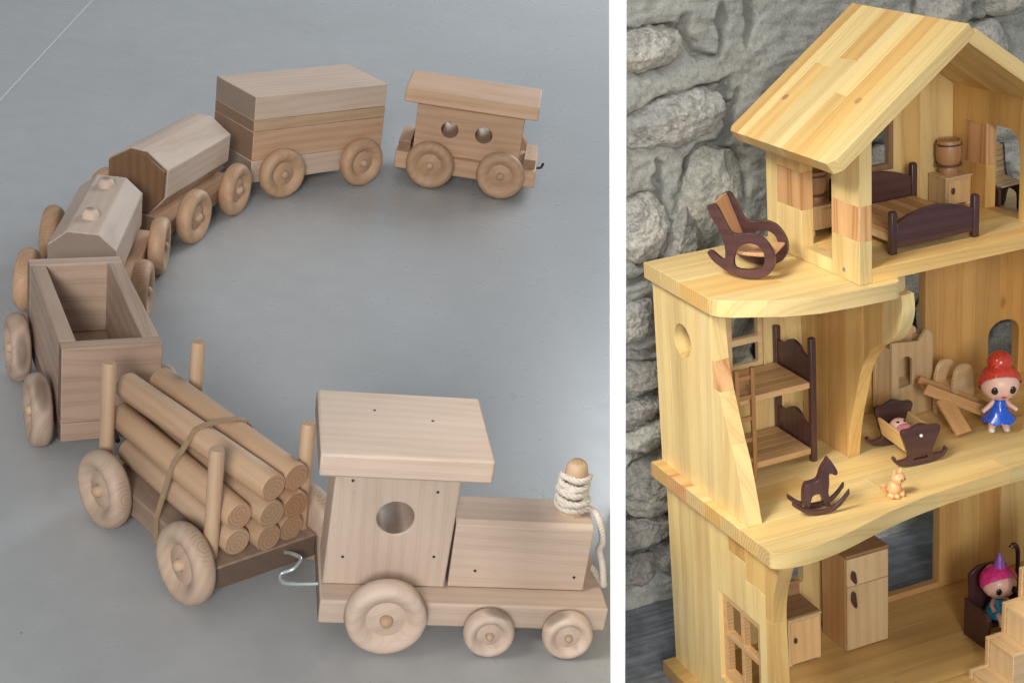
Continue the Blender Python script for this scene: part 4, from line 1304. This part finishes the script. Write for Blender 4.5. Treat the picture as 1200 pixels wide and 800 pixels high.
d1 = thing('doll', 'small doll with red topknot and shiny blue dress standing', 'doll', MR, T(38.4, 12.0, 0.02) @ rot_z(R(-24)))
doll_head(d1, 0, 6.1, 2.1, M_RED)
obj('topknot', ball(1.45, (0, 0.35, 8.75), (1.05, 1.0, 0.9), 20), M_RED, d1, smooth=80)
obj('hair_band', lathe([(1.0, 7.75), (1.15, 7.8), (1.15, 8.0), (1.0, 8.05)], 'z', 20, center=(0, 0.35, 0)), M_ROSE, d1)
bm = bmesh.new()
prof = [(0.55, 4.35), (0.75, 3.9), (0.85, 3.3), (1.25, 2.5), (1.95, 1.75), (2.0, 1.62), (1.2, 1.7), (0, 1.9)]
bm = lathe(prof, 'z', 36)
for v in bm.verts:
    if v.co.z < 2.2 * K:
        a = math.atan2(v.co.y, v.co.x)
        v.co.z += 0.14 * K * math.sin(a * 7)
obj('dress', bm, M_BLUE, d1, smooth=70)
for s in (-1, 1):
    obj('arm', tube([(0.6 * s, 0, 4.0), (1.25 * s, -0.1, 3.3), (2.0 * s, -0.3, 2.75)], 0.3, 10, radii=[0.3, 0.3, 0.24]), M_SKIN, d1, smooth=80)
    obj('leg', tube([(0.65 * s, 0, 2.0), (0.75 * s, 0, 1.0), (0.85 * s, -0.05, 0.35)], 0.45, 12, radii=[0.45, 0.48, 0.42]), M_SKIN, d1, smooth=80)
    obj('shoe', ball(0.46, (0.87 * s, -0.18, 0.3), (0.9, 1.3, 0.68), 14), M_SHOE, d1, smooth=80)

d2 = thing('doll', 'small doll with pink hair and purple party hat seated in a dark chair', 'doll', MR, T(38.0, 10.6, GF + 3.45) @ rot_z(R(-8)))
doll_head(d2, 0, 4.3, 2.0, M_PINK)
obj('party_hat', lathe([(0.95, 5.9), (0.5, 7.4), (0.12, 8.4), (0, 8.5)], 'z', 18, center=(0.1, 0.2, 0)), M_PURPLE, d2, smooth=60)
obj('dress', lathe([(0.5, 2.6), (0.9, 2.0), (1.3, 1.1), (1.75, 0.1), (0, 0.02)], 'z', 28), M_TEAL, d2, smooth=60)
for s in (-1, 1):
    obj('arm', tube([(0.6 * s, 0, 2.2), (1.3 * s, -0.6, 1.6), (1.4 * s, -1.4, 1.5)], 0.3, 10), M_SKIN, d2, smooth=80)
    obj('leg', tube([(0.6 * s, -0.8, 0.5), (0.7 * s, -1.9, 0.45), (0.7 * s, -2.3, -0.4)], 0.42, 10), M_SKIN, d2, smooth=80)

# dining chair below the seated doll
dc = thing('toy_chair', 'dark wooden toy armchair under the pink haired doll', 'chair', MR, T(38.2, 11.0, GF + 0.02))
obj('seat', box(-2.7, 2.9, -1.9, 2.4, 2.7, 3.2), wood('wenge', 'x'), dc, bev=0.1)
board(dc, 'backrest', [(-2.5, 3.22), (2.7, 3.22), (2.9, 8.4), (1.6, 9.2), (-1.4, 9.2), (-2.7, 8.4)], 0.5, F_XZ(2.0), 'wenge', 'y')
for x in (-3.2, 2.92):
    board(dc, 'side_panel', [(-2.2, 0.0), (2.4, 0.0), (2.4, 5.2), (-1.8, 4.9), (-2.4, 4.2)], 0.48, F_YZ(x), 'wenge', 'x')
obj('curved_finial', tube(catmull([(4.6, 2.2, 3.4), (4.7, 2.2, 7.5), (4.6, 2.2, 9.8), (4.0, 2.2, 10.7), (3.5, 2.2, 10.3)], 6), 0.3, 10), wood('wenge', 'z'), dc, smooth=60)
obj('armrest', box(3.42, 5.0, -2.2, 2.4, 3.0, 3.4), wood('wenge', 'y'), dc, bev=0.1)

# fridge
fgd = thing('toy_fridge', 'tall wooden toy refrigerator with two doors and dark handles', 'refrigerator', MR, T(20.3, 16.9, GF + 0.02))
obj('carcass', box(0, 6.0, 0.5, 5.6, 0, 12.9), wood('beech', 'z'), fgd, bev=0.06, color=(0.86, 0.68, 0.55))
obj('fridge_top', box(-0.06, 6.06, 0.1, 5.6, 12.92, 13.3), wood('brown', 'x'), fgd, bev=0.06)
obj('door', box(0.02, 5.98, 0.0, 0.48, 0.15, 9.0), wood('beech', 'z'), fgd, bev=0.05)
obj('freezer_door', box(0.02, 5.98, 0.0, 0.48, 9.08, 12.85), wood('beech', 'z'), fgd, bev=0.05)
for z, h in ((7.2, 2.2), (10.3, 1.7)):
    hp_ = [(p.x, p.y) for p in catmull([(-0.35, 0, 0), (0.15, -h / 2, 0), (0.42, -h / 2 + 0.2, 0), (0.35, 0, 0), (0.2, h / 2 - 0.1, 0), (-0.2, h / 2, 0)], 5, closed=True)]
    board(fgd, 'handle', hp_, 0.35, T(0.85, -0.35, z) @ F_XZ(0), 'wenge', 'y', bev=0.08)

# kitchen unit
ku = small_cabinet('kitchen_cabinet', 'low pale toy kitchen cabinet with brown top beside the fridge', 12.3, 17.4, GF + 0.02, 4.6, 5.0, 6.6, legs=0.15)
obj('worktop', box(0.1, 4.5, 0.3, 4.8, 6.61, 6.72), wood('brown', 'x'), ku, bev=0.03)
obj('splashback', box(0.0, 4.6, 4.85, 5.1, 6.6, 8.6), wood('brown', 'x'), ku, bev=0.05)

# play set at the back of the middle floor
pt = thing('play_tower', 'pale toy play tower with arched openings at the back wall', 'toy tower', MR, T(29.4, 20.6, 0.02) @ rot_z(R(8)))
for y, nm in ((0.0, 'front_panel'), (2.9, 'back_panel')):
    ar = [(1.1, 4.2), (3.3, 4.2), (3.3, 7.2)] + [(2.2 + 1.1 * math.cos(R(a)), 7.2 + 0.9 * math.sin(R(a))) for a in (30, 60, 90, 120, 150)] + [(1.1, 7.2)]
    board(pt, nm, [(0, 0), (6.6, 0), (6.6, 10.0), (5.6, 10.8), (4.4, 9.6), (3.3, 9.8), (0, 10.4)], 0.5, F_XZ(y), 'beech', 'y', holes=[ar])
for x in (0.1, 6.0):
    obj('side_panel', box(x, x + 0.5, 0.52, 2.88, 0, 9.4), wood('beech', 'z'), pt, bev=0.05)
obj('deck', box(0.62, 5.98, 0.52, 2.88, 3.6, 4.1), wood('beech', 'x'), pt, bev=0.04)


def plank_between(name, label, a, b, w, th, tone, color=None, rails=True):
    a, b = Vector(a), Vector(b)
    L = (b - a).length
    x = (b - a).normalized()
    yv = Vector((0, 0, 1)).cross(x).normalized()
    zv = x.cross(yv)
    Mx = Matrix(((x.x, yv.x, zv.x, a.x * K), (x.y, yv.y, zv.y, a.y * K), (x.z, yv.z, zv.z, a.z * K), (0, 0, 0, 1)))
    t = thing(name, label, 'slide', MR, Mx)
    obj('bed_board', box(0, L, -w / 2, w / 2, 0, th), wood(tone, 'x'), t, bev=0.05, color=color)
    if rails:
        for s in (-1, 1):
            obj('side_rail', box(0, L, s * w / 2 - (0.0 if s > 0 else 0.4), s * w / 2 + (0.4 if s > 0 else 0.0), -0.1, th + 0.8), wood(tone, 'x'), t, bev=0.06, color=color)
    return t


plank_between('toy_slide', 'long brown toy slide running down from the play tower', (31.6, 18.2, 4.9), (40.0, 15.6, 0.35), 2.2, 0.4, 'beech', (0.75, 0.58, 0.42))
plank_between('toy_seesaw', 'short sloping toy board leaning across the slide', (33.6, 16.4, 3.6), (34.0, 12.9, 0.35), 2.2, 0.4, 'beech', (0.85, 0.65, 0.48), rails=False)
ts = thing('toy_stool', 'small rounded pale toy stool behind the slide', 'stool', MR, T(37.6, 19.6, 0.02) @ rot_z(R(20)))
obj('seat', box(-1.9, 1.9, -1.5, 1.5, 3.4, 4.0), wood('beech', 'x'), ts, bev=0.2)
for y in (-1.5, 1.0):
    hf = [(p.x, p.y) for p in catmull([(-2.0, 0.0, 0), (-1.2, 0.0, 0), (0, 1.2, 0), (1.2, 0.0, 0), (2.0, 0, 0), (2.2, 3.0, 0), (1.4, 6.0, 0), (-1.0, 6.6, 0), (-2.2, 4.5, 0)], 4, closed=True)]
    board(ts, 'side_panel', hf, 0.5, F_XZ(y), 'beech', 'x')
